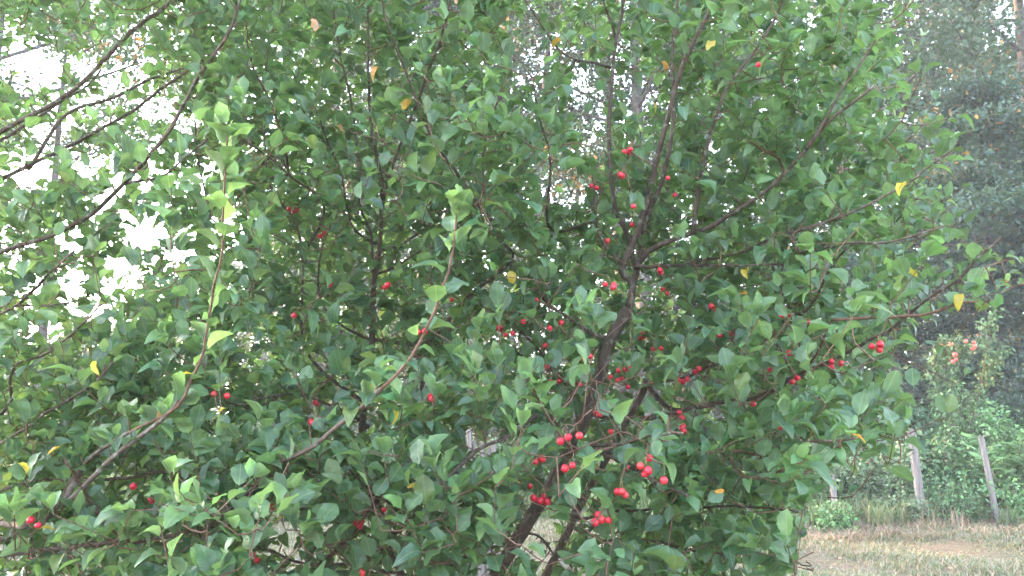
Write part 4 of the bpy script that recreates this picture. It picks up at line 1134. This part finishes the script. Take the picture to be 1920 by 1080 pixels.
# pokeweed with a pink fruiting spike, low at the left edge
pk_d = 2.9
pk_top = at(58.0, 1035.0, pk_d)
pk = thing('pokeweed', (pk_top[0] - 0.1, pk_top[1] + 0.05, 0), 'weed with a magenta flower spike among leaves at the bottom left', 'plant')
pko = np.array([pk_top[0] - 0.1, pk_top[1] + 0.05, 0.0])
pth, rd = smooth_path(np.array([[0, 0, -0.05], [0.03, 0, 0.6], (pk_top - pko) + [0, 0, -0.12], (pk_top - pko) + [0, 0, 0.03]]), [0.008, 0.006, 0.004, 0.002], 0.04)
v, t = tube(pth, rd, 6)
M_MAG = plain_noise('magenta_berry', (0.30, 0.03, 0.13), (0.50, 0.09, 0.25), 200.0, 0.5, 0.4, 0.0)
link('stem', new_mesh('stem', v, t, M_MAG), pk)
bv, bt = lathe([(0.0005, 0.5), (0.4, 0.3), (0.5, 0), (0.4, -0.3), (0.0005, -0.5)], 7)
ME_B = new_mesh('floret', bv, bt, M_MAG)
for k in range(46):
    z = k / 46 * 0.085
    a = k * 2.4
    o = link('floret', ME_B, pk)
    rr = 0.009 * (1 - 0.5 * k / 46)
    p = (pk_top - pko) + np.array([rr * math.cos(a), rr * math.sin(a), -0.05 + z])
    o.matrix_basis = Matrix.Translation(p) @ Matrix.Scale(0.0065, 4)
lv = np.array([pth[i] for i in range(6, len(pth) - 3, 3)])
mb = MB(); mb.add(*card_leaves(lv, unit(RNG.normal(0, 1, (len(lv), 3)) + [0, 0, 0.2]), np.tile([0, 0, 1.0], (len(lv), 1)), np.full(len(lv), 0.12), np.tile((0.06, 0.13, 0.04), (len(lv), 1)), 0.4))
mb.build('leaves', M_FAR, pk)

# ------------------------------------------------------------------ grass, straw, fallen leaves
def blades(name, n, xs, ys, hgt, wid, cols, label, lean=0.5, clump=0, tone=0.62):
    """bent grass blades: two segments each, five points"""
    x = RNG.uniform(*xs, n); y = RNG.uniform(*ys, n)
    if clump:
        cxs = RNG.uniform(*xs, clump); cys = RNG.uniform(*ys, clump)
        k = RNG.integers(0, clump, n); x = cxs[k] + RNG.normal(0, 0.08, n); y = cys[k] + RNG.normal(0, 0.08, n)
    px, py, d = project(np.stack([x, y, np.zeros(n)], -1))
    okm = (px > -100) & (px < 2020) & (py < 1180)
    x, y = x[okm], y[okm]; n = len(x)
    z = ground_h(x, y)
    pat = 0.5 + 0.5 * np.sin(x * 1.7 + 1.3 * np.sin(y * 1.1)) * np.sin(y * 2.1 + x * 0.6)
    h = hgt * RNG.uniform(0.4, 1.2, n) * (0.6 + 0.6 * pat)
    a = RNG.uniform(0, 2 * np.pi, n)
    w = wid * RNG.uniform(0.6, 1.3, n)
    side = np.stack([np.cos(a), np.sin(a), 0 * a], -1) * w[:, None]
    ln = np.stack([-np.sin(a), np.cos(a), 0 * a], -1) * (h * lean * RNG.uniform(0.1, 1.3, n))[:, None]
    b = np.stack([x, y, z - 0.01], -1)
    up = np.array([0, 0, 1.0]) * h[:, None]
    V = np.stack([b - side, b + side, b + ln * 0.35 + up * 0.6 - side * 0.7, b + ln * 0.35 + up * 0.6 + side * 0.7, b + ln + up * 0.92], 1)
    base = (np.arange(n) * 5)[:, None]
    T = np.concatenate([base + np.array([[0, 1, 3]]), base + np.array([[0, 3, 2]]), base + np.array([[2, 3, 4]])], 1).reshape(-1, 3)
    cols = np.asarray(cols, float)
    c = tone * cols[RNG.choice(len(cols), n)] * RNG.uniform(0.75, 1.3, (n, 1))
    me = new_mesh(name, V.reshape(-1, 3), T, M_GRASS, {'tint': np.repeat(c, 5, 0)})
    return tag(link(name, me), label, None, None, 'stuff')
M_GRASS = leaf_material('grass_blade', veins=False, translucency=0.3, rough=0.55, spec=0.35)
blades('grass', 110000, (-6, 11), (7.0, 12.6), 0.075, 0.0065, [(0.15, 0.17, 0.11), (0.21, 0.19, 0.14), (0.12, 0.15, 0.085), (0.31, 0.21, 0.15), (0.25, 0.23, 0.18)], 'short dewy pale green grass across the clearing', 1.3, 5200, 0.9)
blades('grass', 26000, (-9, 9), (3.6, 8.0), 0.11, 0.006, [(0.12, 0.19, 0.07), (0.15, 0.21, 0.09), (0.10, 0.16, 0.06)], 'longer green grass under the crabapple', 0.6, 2500)
blades('dry_grass', 13000, (2, 12), (10.9, 12.9), 0.13, 0.006, [(0.34, 0.21, 0.16), (0.29, 0.17, 0.13), (0.34, 0.27, 0.21), (0.16, 0.19, 0.10), (0.20, 0.13, 0.10)], 'low matted straw coloured dry grass along the foot of the old fence', 2.2, 260, 1.0)
blades('dry_stems', 1000, (3, 12), (11.6, 12.7), 0.32, 0.004, [(0.30, 0.20, 0.15), (0.25, 0.15, 0.11), (0.28, 0.24, 0.18)], 'few upright dry grass stems before the fence posts', 0.4, 70, 1.0)
blades('tall_weeds', 4000, (4, 12), (11.9, 13.8), 0.42, 0.010, [(0.13, 0.19, 0.09), (0.10, 0.16, 0.07), (0.20, 0.18, 0.10)], 'green weeds between the fence posts', 0.7, 150, 0.9)
blades('tall_weeds', 20000, (-14, 5), (12.5, 20), 0.5, 0.009, [(0.14, 0.21, 0.07), (0.17, 0.24, 0.09), (0.11, 0.17, 0.07)], 'rough green weeds behind the crabapple', 0.5, 700)

n = 60
gx_ = RNG.uniform(3.0, 8.5, n); gy_ = RNG.uniform(8.2, 12.2, n)
v, t, c = card_leaves(np.stack([gx_, gy_, ground_h(gx_, gy_) + 0.045], -1), unit(RNG.normal(0, 1, (n, 3)) * [1, 1, 0.15]), RNG.normal(0, 0.35, (n, 3)) + [0, 0, 1.0], RNG.uniform(0.03, 0.07, n),
                      np.array([(0.42, 0.36, 0.33), (0.40, 0.22, 0.14), (0.36, 0.30, 0.20)])[RNG.integers(0, 3, n)], 0.7)
tag(link('fallen_leaves', new_mesh('fallen_leaves', v, t, M_GRASS, {'tint': c})), 'few pale and rusty fallen leaves scattered on the clearing', None, None, 'stuff')

# ------------------------------------------------------------------ morning haze
HAZE = 0.0018
hm, hnt, hout = mat_new('haze')
pv = N(hnt, 'ShaderNodeVolumePrincipled')
pv.inputs['Color'].default_value = (0.93, 0.95, 1.0, 1)
pv.inputs['Density'].default_value = HAZE
pv.inputs['Anisotropy'].default_value = 0.0
hnt.links.new(pv.outputs[0], hout.inputs['Volume'])
hx0, hx1, hy0, hy1, hz0, hz1 = -70, 45, -12, 75, -1.1, 24
hv = [(x, y, z) for x in (hx0, hx1) for y in (hy0, hy1) for z in (hz0, hz1)]
hq = [(0, 1, 3, 2), (4, 6, 7, 5), (0, 4, 5, 1), (2, 3, 7, 6), (0, 2, 6, 4), (1, 5, 7, 3)]
tag(link('haze', new_mesh('haze', hv, hq, hm, None, False, 4)), 'thin pale morning haze filling the clearing', None, None, 'stuff')
